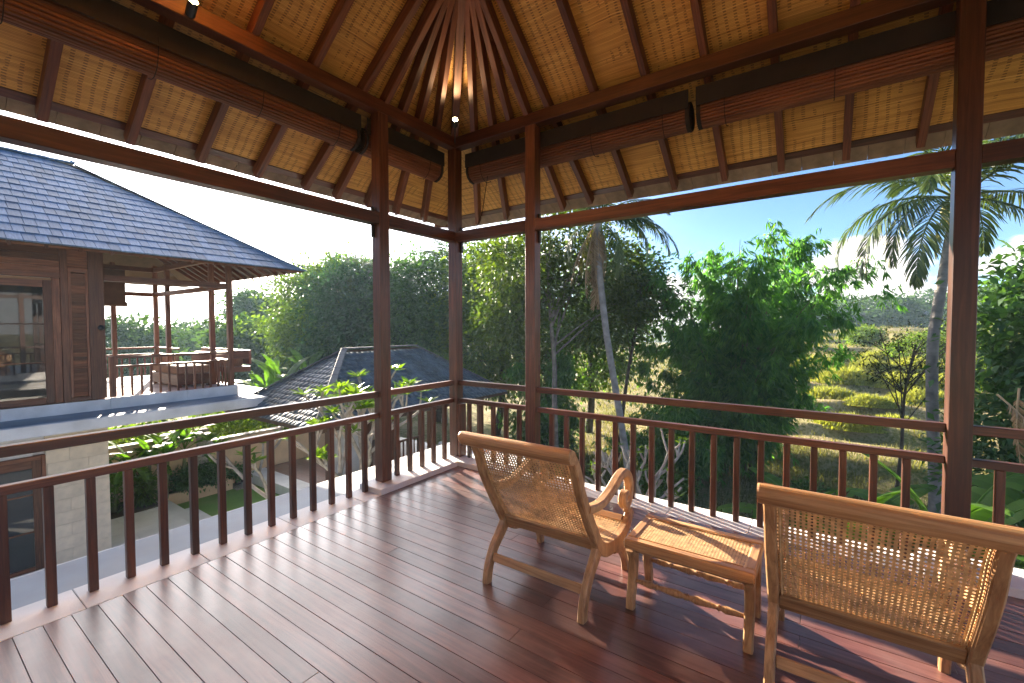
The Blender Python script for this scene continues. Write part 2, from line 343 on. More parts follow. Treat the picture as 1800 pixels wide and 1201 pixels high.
# woven bamboo mat
def mat_weave():
    m, ns, ls, b = mat_new('woven_bamboo')
    tc = nd(ns, 'ShaderNodeTexCoord'); oi = nd(ns, 'ShaderNodeObjectInfo')
    sp = nd(ns, 'ShaderNodeSeparateXYZ'); ls.new(tc.outputs['Object'], sp.inputs[0])
    rof = nd(ns, 'ShaderNodeMath', {1: 37.0}, operation='MULTIPLY'); ls.new(oi.outputs['Random'], rof.inputs[0]); avec = nd(ns, 'ShaderNodeVectorMath', operation='ADD'); ls.new(tc.outputs['Object'], avec.inputs[0]); ls.new(rof.outputs[0], avec.inputs[1])
    wob = nd(ns, 'ShaderNodeTexNoise', {'Scale': 2.3, 'Detail': 4}); ls.new(avec.outputs[0], wob.inputs['Vector'])
    def mth(op, a, bb=None, c=None):
        n = nd(ns, 'ShaderNodeMath', operation=op)
        for i, v in enumerate((a, bb, c)):
            if v is None: continue
            if isinstance(v, (int, float)): n.inputs[i].default_value = v
            else: ls.new(v, n.inputs[i])
        return n.outputs[0]
    w0 = mth('MULTIPLY_ADD', wob.outputs['Fac'], .07, -.035)
    yy = mth('DIVIDE', mth('ADD', sp.outputs['Y'], mth('MULTIPLY', w0, .6)), .0105)
    row = mth('FLOOR', yy); fr = mth('FRACT', yy)
    xx = mth('DIVIDE', mth('ADD', sp.outputs['X'], w0), .072)
    col = mth('FLOOR', xx); fx = mth('FRACT', xx)
    odd = mth('MODULO', mth('ABSOLUTE', row), 2)
    # warp crossings: narrow columns where every other split dives under
    inc = mth('LESS_THAN', mth('ABSOLUTE', mth('SUBTRACT', fx, .5)), .16)
    dash = mth('MULTIPLY', inc, odd)
    ncomb = nd(ns, 'ShaderNodeCombineXYZ'); ls.new(mth('MULTIPLY', sp.outputs['X'], 1.3), ncomb.inputs[0]); ls.new(mth('MULTIPLY', row, 3.17), ncomb.inputs[1]); ls.new(oi.outputs['Random'], ncomb.inputs[2])
    nr = nd(ns, 'ShaderNodeTexNoise', {'Scale': 1.0, 'Detail': 2}); ls.new(ncomb.outputs[0], nr.inputs['Vector'])
    nb = nd(ns, 'ShaderNodeTexNoise', {'Scale': 3.0, 'Detail': 5}); ls.new(avec.outputs[0], nb.inputs['Vector'])
    dk = mth('MULTIPLY', dash, mth('GREATER_THAN', nb.outputs['Fac'], mth('MULTIPLY_ADD', oi.outputs['Random'], .14, .36)))
    mixv = mth('MULTIPLY_ADD', nr.outputs['Fac'], .7, mth('MULTIPLY', nb.outputs['Fac'], .3))
    rp = ramp(ns, [(.28, (.24, .105, .022)), (.42, (.52, .27, .062)), (.56, (.68, .38, .095)), (.72, (.80, .50, .15))]); ls.new(mixv, rp.inputs[0])
    edge = mth('GREATER_THAN', mth('ABSOLUTE', mth('SUBTRACT', fr, .5)), .44)
    d1 = mth('MAXIMUM', mth('MULTIPLY', dk, .62), mth('MULTIPLY', edge, .45))
    mx = nd(ns, 'ShaderNodeMix', data_type='RGBA'); ls.new(d1, mx.inputs[0]); ls.new(rp.outputs[0], mx.inputs[6]); mx.inputs[7].default_value = (.05, .022, .008, 1)
    ls.new(mx.outputs[2], b.inputs['Base Color']); b.inputs['Roughness'].default_value = .5
    bp = nd(ns, 'ShaderNodeBump', {'Strength': .5, 'Distance': .004}); ls.new(mth('SUBTRACT', mth('MULTIPLY', mth('SINE', mth('MULTIPLY', fr, math.pi)), 1.0), dk), bp.inputs['Height']); ls.new(bp.outputs[0], b.inputs['Normal'])
    return m
WEAVE = mat_weave()
def panel(face, pts, name='bamboo_panel', mat=None, off=None, th=.012):
    """pts: (along, s) corners; a thin mat lying on the rafters, local X along the eave, Y up the slope"""
    n = NRM[face]; o = P(face, *pts[0])
    if face == 'R': X = Vector((1, 0, 0)); Y = Vector((0, -ca, sa))
    elif face == 'L': X = Vector((0, -1, 0)); Y = Vector((ca, 0, sa))
    else: X = Vector((0, -1, 0)); Y = Vector((-ca, 0, sa))
    if X.cross(Y).dot(n) < 0: X = -X
    o = o+n*(RH+.001 if off is None else off)
    Mw = Matrix(((X.x, Y.x, n.x, o.x), (X.y, Y.y, n.y, o.y), (X.z, Y.z, n.z, o.z), (0, 0, 0, 1))); inv = Mw.inverted()
    L = [inv @ (P(face, a, s)+n*(RH+.001 if off is None else off)) for a, s in pts]
    k = len(L); V = [(p.x, p.y, 0) for p in L]+[(p.x, p.y, th) for p in L]
    Fc = [tuple(range(k-1, -1, -1)), tuple(range(k, 2*k))]+[(i, (i+1) % k, k+(i+1) % k, k+i) for i in range(k)]
    return ob(name, mesh(V, Fc), mat or WEAVE, ver, Mw)
SP = -.875
for face in ('R', 'L'):
    tips = [-.97]+fan_t
    def at(t, s): return (t+(F-t)*(s-S0)/(F-S0), s)
    for a, b in zip(tips[:-1], tips[1:]): panel(face, [at(a, SP), at(b, SP), (F-.001, F-.001)])
    g = .0
    panel(face, [at(.91, SP), (par_x[0], SP), (par_x[0], par_x[0]), (F, F)])
    last = par_x if face == 'R' else [1.28+.4875*i for i in range(11)]
    for a, b in zip(last[:-1], last[1:]):
        if face == 'R':
            ta, tb = min(a, XE-a), min(b, XE-b)
            pts = [(a, SP), (b, SP), (b, tb)]+([(APX, APX)] if a < APX-.01 < b-.02 else [])+[(a, ta)]
        else:
            ta, tb = min(a, APX), min(b, APX)
            pts = [(a, SP), (b, SP), (b, tb)]+([(APX, APX)] if a < APX-.01 < b-.02 else [])+[(a, ta)]
        panel(face, pts)
panel('R', [(par_x[-1], SP), (XE-SP, SP), (par_x[-1], XE-par_x[-1])])
panel('E', [(SP, SP), (6.5, SP), (6.5, APX), (APX, APX)])
# eave: batten, the last row of roof tiles, roof covering above
TILE_U = plain('old_roof_tile', (.25, .19, .135), .8, .25, 8, bump=.2, objvary=.15)
ROOFC = plain('slate_shingle', (.085, .095, .115), .45, .3, 5, bump=.3, bscale=30, objvary=.3)
for face, a0, a1 in (('R', -.875, XE+.875), ('L', -.875, 6.4)):
    n = NRM[face]
    o = n*(RH+.020); d = bar('eave_batten', P(face, a0-.06, -.91)+o, P(face, a1+.06, -.91)+o, .07, .035, MERBAU, ver, up=n, bev=.003)
    a = a0-.15
    while a < a1+.1:
        w = .245; z = random.uniform(0, .004)
        o = n*(RH+.042+z)
        bar('roof_tile', P(face, a+w/2, (-1.085 if face == 'R' else -1.05)+random.uniform(-.002, .002))+o, P(face, a+w/2, -.80)+o, w-.002, .014, TILE_U, ver, up=n, bev=.002)
        a += w
off = RH+.075
panel('R', [(-1.07, -1.07), (XE+1.07, -1.07), (APX, APX)], 'roof_covering', ROOFC, off, .03)
panel('L', [(-1.07, -1.07), (6.6, -1.07), (6.6, APX), (APX, APX)], 'roof_covering', ROOFC, off, .03)
panel('E', [(-1.07, -1.07), (6.6, -1.07), (6.6, APX), (APX, APX)], 'roof_covering', ROOFC, off, .03)
# the room behind the veranda
tag(abox('back_wall', -.05, XE+.05, -6.72, -6.6, -.2, 5.7, plain('cream_plaster', (.62, .52, .38), .8, .06)), kind='structure')

# ---------------------------------------------------------------- railings, one thing per bay
def railing(axis, s0, s1, bal, label, zb=0.0, sgn=1, off=0):
    g = 'veranda railings between the posts'
    r = thing('railing', label, 'railing', (0, 0, 0), 0, g)
    lo, hi = off-.04, off+.02
    if axis == 'x': lo, hi = off-.02, off+.04
    run('top_rail', axis, s0, s1, .892, .95, lo, hi, MERBAU, r, .005)
    run('lower_rail', axis, s0, s1, .688, .738, lo+.002, hi-.002, MERBAU, r, .005)
    for c in bal:
        if axis == 'y': abox('baluster', off-.027, off+.016, c-.0215, c+.0215, zb, .6875, MERBAU, r, .003)
        else: abox('baluster', c-.0215, c+.0215, off-.016, off+.027, zb, .6875, MERBAU, r, .003)
    return r
railing('y', -C1+H, -A1-H, [-1.297-.1765*i for i in range(17)], 'long left railing facing the villa and lawn')
railing('y', -A1+H, -H, [-.20-.176*i for i in range(5)], 'short railing left of the corner post, facing the pavilion roof', ZC)
railing('x', H, A1-H, [.20+.176*i for i in range(5)], 'short railing right of the corner post, partly behind the left chair', ZC)
railing('x', A1+H, C1-H, [2.335+.1715*i for i in range(-6, 11)], 'long right railing facing the bamboo and rice field')
railing('x', C1+H, XE-H, [4.487+.17*i for i in range(5)], 'railing stub right of the thick right post', ZC)

# ---------------------------------------------------------------- rolled blinds
BLIND = wood('blind_slat', (.070, .022, .010), (.145, .049, .021), (.25, .095, .042), rough=.55, grain=.6)
DKCLOTH = plain('dark_cloth', (.018, .014, .013), .9, .2)
def blind(axis, s0, s1, label):
    t = thing('rolled_blind', label, 'blind', (0, 0, 0), 0, 'rolled bamboo blinds under the roof edge')
    r0, n = .120, 27; cyy, cz = .205, 3.418
    prof = []
    for i in range(n*8):
        a = 2*math.pi*i/(n*8); rr = r0*(1-.085*abs(math.cos(a*n/2))**6)
        prof.append((math.cos(a)*rr*.92, math.sin(a)*rr*1.03))
    V, Fc = [], []
    m = len(prof)
    for s in (s0, s1):
        for (y, z) in prof: V.append((s, y, z))
    Fc = [(i, (i+1) % m, m+(i+1) % m, m+i) for i in range(m)]
    V0 = [(v[0]-s0, v[1], v[2]) for v in V]
    if axis == 'x': Mw = T(s0, cyy, cz)
    else: Mw = Matrix(((0, -1, 0, -cyy), (-1, 0, 0, -s0), (0, 0, 1, cz), (0, 0, 0, 1)))
    ob('slat_roll', mesh(V0, Fc, False), BLIND, t, Mw)
    for e0, dx in ((s0, .035), (s1, -.035)):         # dark wound ends with a spiral
        V, Fc = [], []
        for i in range(72):
            th = i*.42; rr = .012+.0035*i*.47
            for q in (-.004, .004):
                for xx in (0, dx*.9): V.append((xx+dx*.0, math.cos(th)*(rr+q), math.sin(th)*(rr+q)))
        for i in range(71):
            b = i*4; Fc += [(b, b+4, b+6, b+2), (b+1, b+3, b+7, b+5), (b, b+1, b+5, b+4), (b+2, b+6, b+7, b+3)]
        mm = [(0, p[0]*.985, p[1]*.985) for p in prof[::8]]; b = len(V)
        V += [(dx*.25, y, z) for _, y, z in mm]; Fc.append(tuple(range(b, b+len(mm))))
        rim = [(xx, p[0]*1.012, p[1]*1.012) for xx in (-dx*.05, dx) for p in prof[::8]]; b = len(V); k = len(mm)
        V += rim; Fc += [(b+i, b+(i+1) % k, b+k+(i+1) % k, b+k+i) for i in range(k)]
        Me = T(e0, cyy, cz) if axis == 'x' else Matrix(((0, -1, 0, -cyy), (-1, 0, 0, -e0), (0, 0, 1, cz), (0, 0, 0, 1)))
        ob('wound_end', mesh(V, Fc), DKCLOTH, t, Me)
    if axis == 'x': abox('header_cloth', s0, s1, .066, .074, 3.445, 3.60, DKCLOTH, t, .001)
    else: abox('header_cloth', -.074, -.066, -s1, -s0, 3.445, 3.60, DKCLOTH, t, .001)
    k = max(2, int((s1-s0)/.62))
    for i in range(k):
        s = s0+.22+(s1-s0-.44)*i/(k-1); pts = [(.06, 3.5), (.075, 3.42), (.10, 3.33), (.155, 3.278), (.21, 3.272), (.28, 3.30)]
        Pp = [(s, y, z) if axis == 'x' else (-y, -s, z) for y, z in pts]
        V, Fq = tube_np(smooth_path(Pp, 3), .003, 5); ob('cord', mesh_np(V, Fq, True), DKCLOTH, t)
    return t
blind('x', .10, 2.60, 'rolled bamboo blind right of the corner post, its dark end at the blind gap')
blind('x', 2.66, 5.30, 'rolled bamboo blind at the upper right, passing behind the thick right post')
blind('y', .10, 1.17, 'short rolled bamboo blind left of the corner post')
blind('y', 1.24, 4.4, 'long rolled bamboo blind at the upper left above the villa')
V, Fq = tube_np(np.array([(.41, .10, 3.30), (.33, .10, 2.9), (.24, .08, 2.70)]), .004, 5)
t = thing('pull_cord', 'thin dark pull cord slanting down from the blind beside the corner post', 'cord'); ob('cord', mesh_np(V, Fq), DKCLOTH, t)

# ---------------------------------------------------------------- lit spotlights on the beams
GLOW = plain('lamp_lens', (1, .8, .5), .5, 0, emit=((1, .70, .36), 30))
def spot(base, aim, label, watts):
    t = thing('spotlight', label, 'spotlight', base, 0, 'lit spotlights on the roof beams')
    d = (Vector(aim)-Vector(base)).normalized(); q = d.to_track_quat('Z', 'Y').to_matrix().to_4x4(); M0 = T(*base) @ q
    V, Fc = lathe([(0, -.06), (.026, -.06), (.030, -.05), (.030, .055), (.027, .055), (.026, .045)], 20)
    ob('lamp_body', mesh(V, Fc, False), BLACK, t, M0)
    V, Fc = lathe([(.0255, .047), (.015, .050), (0.0001, .051)], 20); ob('lens', mesh(V, Fc, True), GLOW, t, M0)
    bar('bracket', Vector((.055, max(base[1]*.2, -.055) if base[1] > -1 else base[1], 3.70)), Vector(base)-Vector((0, 0, .02)), .014, .014, BLACK, t, up=(.3, 1, .2))
    L = bpy.data.lights.new('lamp', 'SPOT'); L.energy = watts; L.color = (1, .66, .34); L.spot_size = math.radians(96); L.spot_blend = 1; L.shadow_soft_size = .03
    o = bpy.data.objects.new('lamp', L); COL.objects.link(o); up_ = Vector((d.x, d.y, .95)).normalized(); place(o, T(*(Vector(base)+d*.075)) @ (-up_).to_track_quat('Z', 'Y').to_matrix().to_4x4(), t)
spot((.315, -.34, 3.762), (2.3, -2.4, 4.3), 'lit black spotlight on the beam above the corner post', 5)
spot((.115, -2.69, 3.692), (2.4, -3.0, 4.6), 'lit spotlight at the top edge above the sun side beam', 400)
# ================================================================ plantation chairs and footstool
def ribbon(path, width, x0, x1, bev=.006):
    """rectangular section swept along a (y,z) path; width in the y-z plane (list or number), thickness x0..x1"""
    Pp = np.array(path, float); n = len(Pp); W = np.interp(np.linspace(0, 1, n), np.linspace(0, 1, len(np.atleast_1d(width))), np.atleast_1d(width))
    t = np.gradient(Pp, axis=0); t /= np.linalg.norm(t, axis=1)[:, None]; nn = np.stack([-t[:, 1], t[:, 0]], 1)
    sec = []
    for i in range(n):
        w = W[i]/2; b = min(bev, w*.4); a0, a1 = x0+b, x1-b
        for (dx, dw) in ((x0, -w+b), (x0, w-b), (a0, w), (a1, w), (x1, w-b), (x1, -w+b), (a1, -w), (a0, -w)):
            p = Pp[i]+nn[i]*dw; sec.append((dx, p[0], p[1]))
    Fc = [(i*8+j, (i+1)*8+j, (i+1)*8+(j+1) % 8, i*8+(j+1) % 8) for i in range(n-1) for j in range(8)]
    Fc += [tuple(range(8)), tuple(range(n*8-1, n*8-9, -1))]
    return mesh(sec, Fc)
def teak_variant():
    """grain follows object Y/Z for swept parts"""
    m = TEAK.copy(); m.name = 'teak_swept'
    for n in m.node_tree.nodes:
        if n.type == 'MAPPING':
            s = n.inputs['Scale'].default_value[:]
            n.inputs['Scale'].default_value = (s[1], s[0]*6, s[0]*3) if s[1] > 5 else s
    return m
TEAKS = teak_variant()
def cane(S, u0, u1, tlen, pitch=.0185, wv=.0042, wd=.0039, trim=0):
    """real open weave: S(u, t)->(x,y,z) with t in metres along the curve; verticals, horizontals and both diagonals"""
    parts = []
    def strip(pts_u, pts_t, w, lift):
        c = np.array([S(u, t) for u, t in zip(pts_u, pts_t)])
        e = 1e-3; du = np.array([np.array(S(u+e, t))-np.array(S(u-e, t)) for u, t in zip(pts_u, pts_t)])/(2*e)
        dt = np.array([np.array(S(u, t+e))-np.array(S(u, t-e)) for u, t in zip(pts_u, pts_t)])/(2*e)
        nrm = np.cross(du, dt); nrm /= np.linalg.norm(nrm, axis=1)[:, None]
        tg = np.gradient(c, axis=0); tg /= np.linalg.norm(tg, axis=1)[:, None]
        sd = np.cross(nrm, tg)*w/2; c = c+nrm*lift
        V = np.concatenate([c-sd, c+sd]); k = len(c)
        parts.append((V, np.array([[i, i+1, k+i+1, k+i] for i in range(k-1)])))
    tt = np.linspace(0, tlen, 15); nu = int((u1-u0)/pitch)+1
    for i in range(nu+1):
        u = u0+(u1-u0)*i/nu
        for d in (-.0020, .0020): strip(np.full(15, u+d), tt, wv, 0)
    nt = int(tlen/pitch)+1
    uu = np.linspace(u0, u1, 5)
    for i in range(nt+1):
        t = tlen*i/nt
        for d in (-.0020, .0020): strip(uu, np.full(5, t+d), wv, .0009)
    for sgn in (1, -1):
        i = -nt
        while i < nu+nt:
            us, ts = [], []
            a = u0+(u1-u0)*(i+.5)/nu
            for q in np.linspace(0, tlen, 19):
                u = a+sgn*(q if sgn > 0 else q); us.append(u); ts.append(q)
            us, ts = np.array(us), np.array(ts); k = (us >= u0) & (us <= u1)
            if k.sum() > 2: strip(us[k], ts[k], wd, .0018 if sgn > 0 else -.0010)
            i += 1
    V, Fc = join_np(parts); return mesh_np(V, Fc)
def arc_sampler(path):
    P_ = np.array(path); d = np.r_[0, np.cumsum(np.linalg.norm(np.diff(P_, axis=0), axis=1))]
    return (lambda t: (np.interp(t, d, P_[:, 0]), np.interp(t, d, P_[:, 1]))), d[-1]
def make_chair(label):
    t = thing('lounge_chair', label, 'chair', (0, 0, 0), 0, 'teak lounge chairs with cane seats')
    xo, th = .345, .044
    # y forward, origin on the floor under the seat centre
    stile = smooth_path([(-.565, .955), (-.515, .925), (-.455, .84), (-.40, .70), (-.315, .55), (-.225, .41), (-.165, .325), (-.06, .265), (.08, .245), (.20, .262), (.285, .305), (.345, .365)], 5)
    rear = smooth_path([(-.17, .335), (-.225, .27), (-.305, .19), (-.355, .095), (-.375, 0)], 5)
    front = smooth_path([(.06, .235), (.155, .195), (.225, .125), (.258, .06), (.265, 0)], 5)
    arm = smooth_path([(-.33, .595), (-.235, .572), (-.12, .565), (.0, .592), (.12, .635), (.21, .648), (.285, .612), (.318, .54), (.305, .46), (.255, .425), (.212, .452), (.222, .497), (.258, .508)], 5)
    for s in (-1, 1):
        a, b = sorted((s*xo, s*(xo-th)))
        ob('side_frame', ribbon(stile, [.05, .052, .056, .064, .07, .082, .078, .07, .06], a, b), TEAKS, t)
        ob('leg', ribbon(rear, [.085, .066, .058, .056], a+.002, b-.002), TEAKS, t)
        ob('leg', ribbon(front, [.09, .066, .056, .05], a+.002, b-.002), TEAKS, t)
        ob('armrest', ribbon(arm, [.045, .05, .052, .052, .05, .046, .042, .036], a-.006, b+.006, .010), TEAKS, t)
        xa = s*(xo-th/2)
        V, Fq = lathe([(0.0001, 0), (.020, 0), (.022, .012), (.014, .03), (.02, .05), (.011, .066), (.0001, .066)], 14)
        ob('arm_finial', mesh(V, Fq, True), TEAKS, t, T(xa, .275, .375))
    # scrolled top rail
    sec = smooth_path([(-.60, .935), (-.598, .962), (-.572, .978), (-.535, .965), (-.512, .935), (-.520, .905), (-.548, .892), (-.58, .905)], 3)
    V, Fc = [], []; n = len(sec)
    for x in (-xo-.012, -xo-.004, xo+.004, xo+.012):
        k = .94 if abs(x) > xo+.008 else 1
        for y, z in sec: V.append((x, -.553+(y+.553)*k, .935+(z-.935)*k))
    Fc = [(i*n+j, i*n+(j+1) % n, (i+1)*n+(j+1) % n, (i+1)*n+j) for i in range(3) for j in range(n)]+[tuple(range(n-1, -1, -1)), tuple(range(3*n, 4*n))]
    ob('top_rail', mesh(V, Fc), TEAK, t)
    up = Vector((0, .82, -.57)).cross(Vector((1, 0, 0)))
    bar('back_rail', (-xo+th, -.19, .345), (xo-th, -.19, .345), .034, .085, TEAK, t, up=(0, -.45, .89))
    bar('front_rail', (-xo+th, .27, .315), (xo-th, .27, .315), .05, .045, TEAK, t, up=(0, -.55, .83))
    bar('stretcher', (-xo+th, -.335, .15), (xo-th, -.335, .15), .022, .048, TEAK, t, up=(0, .3, .95))
    bar('stretcher', (-xo+th, .225, .135), (xo-th, .225, .135), .022, .04, TEAK, t, up=(0, -.3, .95))
    back = smooth_path([(-.512, .905), (-.448, .815), (-.395, .69), (-.312, .545), (-.235, .42), (-.196, .365)], 5)
    seat = smooth_path([(-.17, .355), (-.06, .303), (.08, .283), (.19, .298), (.255, .325)], 5)
    u0, u1 = -xo+th-.002, xo-th+.002
    f, L = arc_sampler(back); tag(ob('cane_back', cane(lambda u, q: (u, *f(q)), u0, u1, L), CANE, t), kind='stuff')
    f2, L2 = arc_sampler(seat); tag(ob('cane_seat', cane(lambda u, q: (u, *f2(q)), u0, u1, L2), CANE, t), kind='stuff')
    loop = [(u0+.012, *f(q)) for q in np.linspace(L-.012, .012, 20)]+[(u1-.012, *f(q)) for q in np.linspace(.012, L-.012, 20)]; loop.append(loop[0])
    lp = np.array(loop); lp[:, 1] -= .004; lp[:, 2] -= .002
    V, Fq = tube_np(lp, .0042, 6); ob('edge_cord', mesh_np(V, Fq, True), CANE, t)
    return t
CHX, CHY = 2.216, -1.452
chair = make_chair('teak and cane lounge chair left of the footstool, seen from behind'); M1 = T(CHX, CHY, 0)
place(chair, M1)
c2 = copy_tree(chair, T(CHX+1.515, CHY-.0, 0)); c2['label'] = 'teak and cane lounge chair nearest the camera, right of the footstool'

def make_stool():
    t = thing('footstool', 'low teak footstool with cane top between the two lounge chairs', 'footstool')
    L, W, z = .322, .205, .405
    for s in (-1, 1):
        bar('top_rail', (-L, s*(W-.026), z-.028), (L, s*(W-.026), z-.028), .052, .056, TEAK, t, bev=.008)
        bar('end_rail', (s*(L-.026), -W+.053, z-.028), (s*(L-.026), W-.053, z-.028), .052, .054, TEAK, t, bev=.008)
    for sx in (-1, 1):
        a, b = sorted((sx*(L-.006), sx*(L-.05)))
        for sy in (-1, 1):
            p = smooth_path([(sy*.145, .352), (sy*.128, .30), (sy*.122, .22), (sy*.138, .12), (sy*.158, .05), (sy*.164, 0)], 4)
            ob('leg', ribbon(p, [.105, .072, .054, .048, .046], a, b), TEAKS, t)
    for sy in (-1, 1):
        prof = [(.010, -.28), (.012, -.255), (.019, -.19), (.011, -.165), (.018, -.158), (.012, -.15), (.0125, -.135), (.021, -.05), (.012, -.014), (.019, -.007), (.013, 0), (.019, .007), (.012, .014), (.021, .05), (.0125, .135), (.012, .15), (.018, .158), (.011, .165), (.019, .19), (.012, .255), (.010, .28)]
        V, Fq = lathe(prof, 14)
        Mr = T(0, sy*.136, .15) @ Matrix.Rotation(math.pi/2, 4, 'Y'); ob('turned_stretcher', mesh(V, Fq, True), TEAK, t, Mr)
        bar('apron', (-L+.05, sy*.15, z-.07), (L-.05, sy*.15, z-.07), .018, .03, TEAK, t)
    tag(ob('cane_top', cane(lambda u, q: (u, q-W+.05, z-.008), -L+.05, L-.05, 2*W-.10, .0160), CANE, t), kind='stuff')
    for s in (-1, 1):
        bar('cane_trim', (-L+.056, s*(W-.058), z-.003), (L-.056, s*(W-.058), z-.003), .006, .006, TEAK, t, bev=.001)
    return t
place(make_stool(), T(3.005, -1.40, 0))
# ================================================================ the villa across the garden
VX, VS, VO = -9.28, .64, 1.32
VY = 1.44; vz = lambda s: 3.08+VS*(s+VO)          # top of the roof boards; s inward from the facade
vil = thing('villa', 'two storey villa with blue grey tiled hip roof, timber upper floor and open corner terrace', 'villa')
PLASTER = plain('white_render', (.74, .72, .70), .75, .14, 2, bump=.1); dusty(PLASTER, (.38, .34, .28), .35, 1.1)
BLOCK = plain('limestone_block', (.74, .62, .47), .7, .10, 5, bump=.2, bscale=50, objvary=.07)
GLASS = bpy.data.materials.new('window_glass'); GLASS.use_nodes = True
_n, _l = GLASS.node_tree.nodes, GLASS.node_tree.links
_n['Principled BSDF'].inputs['Roughness'].default_value = .02; _n['Principled BSDF'].inputs['Base Color'].default_value = (.02, .025, .025, 1)
_n['Principled BSDF'].inputs['IOR'].default_value = 1.9
_tr = _n.new('ShaderNodeBsdfTransparent'); _ms = _n.new('ShaderNodeMixShader'); _ms.inputs[0].default_value = .55
_l.new(_tr.outputs[0], _ms.inputs[1]); _l.new(_n['Principled BSDF'].outputs[0], _ms.inputs[2]); _l.new(_ms.outputs[0], _n['Material Output'].inputs['Surface'])
W = VILLAW
# floors, ledge, walls
abox('terrace_floor', VX-5.5, VX+.06, -9, VY+.12, -.42, 0, PLASTER, vil, .004)
abox('roof_ledge', VX+.062, VX+1.13, -9, VY+1.13, -.42, -.20, PLASTER, vil, .01)
abox('roof_ledge', VX-5.5, VX+.06, VY+.122, VY+1.13, -.42, -.203, PLASTER, vil, .01)
abox('ledge_top_sheet', VX+.125, VX+1.0, -9, VY+1.0, -.1995, -.196, LEDTOP, vil, 0)  # same blue-grey sheet along the villa ledge
for y0, y1 in ((-2.62, -1.03), (-1.025, .4), (.405, VY+.12)): abox('kerb_stone', VX+.062, VX+.12, y0, y1, -.199, .03 if y0 < -1.1 else .045, PLASTER, vil, .003)
abox('kerb_stone', VX+.062, VX+.12, -9, -2.625, -.199, .03, PLASTER, vil, .003)
abox('kerb_stone', VX-.12, VX+.061, .95, VY+.119, .001, .052, PLASTER, vil, .003)
abox('side_wall', VX-5.4, VX-.09, -1.20, -1.07, .001, 3.6, W, vil)
abox('room_wall', VX-4.2, VX-4.1, -8.9, -1.21, .001, 3.6, PLASTER, vil)
abox('room_floor', VX-4.1, VX-.09, -8.9, -1.21, .001, .02, TEAK, vil)
# corner and wall posts
def vpost(x, y, w=.117, z0=.0, z1=3.62): abox('post', x-w/2, x+w/2, y-w/2, y+w/2, z0+.001, z1, W, vil, .004)
for x, y in ((VX, VY), (VX-1.08, VY), (VX-4.3, VY), (VX-5.35, VY), (VX-5.35, .36), (VX-5.35, -1.0)): vpost(x, y, z0=.052 if x > VX-.1 else 0)
abox('post', VX-.06, VX+.03, -1.31, -1.06, .046, 3.55, W, vil)
abox('post', VX-.06, VX+.02, -1.735, -1.625, .031, 3.45, W, vil)
# louvred strip between those posts
abox('stile', VX-.03, VX+.012, -1.622, -1.575, .12, 2.74, W, vil, .003); abox('stile', VX-.03, VX+.012, -1.355, -1.312, .12, 2.74, W, vil, .003)
abox('rail', VX-.03, VX+.012, -1.622, -1.312, .035, .118, W, vil, .003); abox('rail', VX-.03, VX+.012, -1.622, -1.312, 2.742, 2.84, W, vil, .003)
z = .135; i = 0
while z < 2.70:
    h = .082; bar('louvre_slat', (VX-.012, -1.573, z+h/2), (VX-.012, -1.357, z+h/2), .012, h+.012, W, vil, up=(.22, 0, .975), bev=.002); z += h+.001
z = 2.85
while z < 3.40: abox('wall_board', VX-.03, VX-.004+random.uniform(-.002, .002), -1.622, -1.312, z, z+.113, W, vil, .003); z += .116
z = 2.71
while z < 3.40: abox('wall_board', VX-.03, VX-.004+random.uniform(-.002, .002), -9, -1.737, z, z+.118, W, vil, .003); z += .121
abox('door_lintel', VX-.05, VX+.015, -9, -1.737, 2.60, 2.708, W, vil)
# glazed sliding door
door = place(bpy.data.objects.new('sliding_door', None), T(VX, -2, 0), vil); COL.objects.link(door)
abox('door_stile', VX-.045, VX-.001, -1.86, -1.74, .04, 2.59, W, door)
abox('door_stile', VX-.035, VX+.004, -1.985, -1.862, .04, 2.54, W, door)
abox('door_rail', VX-.035, VX+.003, -4.4, -1.987, 2.40, 2.54, W, door); abox('door_rail', VX-.035, VX+.003, -4.4, -1.987, .04, .17, W, door)
abox('door_head', VX-.045, VX-.001, -4.5, -1.862, 2.542, 2.59, TEAK, door)
for zz in (.88, 1.66): abox('glazing_bar', VX-.028, VX-.002, -4.4, -1.987, zz-.012, zz+.012, W, door, .002)
for z0, z1 in ((.171, .867), (.893, 1.647), (1.673, 2.399)): abox('pane', VX-.018, VX-.012, -4.4, -1.988, z0, z1, GLASS, door, 0)
abox('door_stile', VX-.035, VX+.004, -4.52, -4.401, .04, 2.54, W, door)
abox('wall_infill', VX-.06, VX-.01, -9, -4.522, .035, 2.6, W, vil)
# beams over the terrace
abox('lintel', VX-.055, VX+.055, -1.058, VY-.06, 2.60, 2.73, W, vil); abox('upper_beam', VX-.07, VX+.058, -1.058, VY+1.0, 3.24, 3.40, W, vil)
abox('lintel', VX-5.30, VX-.06, VY-.055, VY+.055, 2.60, 2.73, W, vil); abox('lintel', VX-5.4, VX-5.29, -.94, VY-.06, 2.60, 2.73, W, vil)
abox('upper_beam', VX-5.35, VX-.072, VY-.055, VY+.055, 3.40, 3.54, W, vil)
abox('upper_beam', VX-5.4, VX-5.29, -1.0, VY-.06, 3.40, 3.54, W, vil)
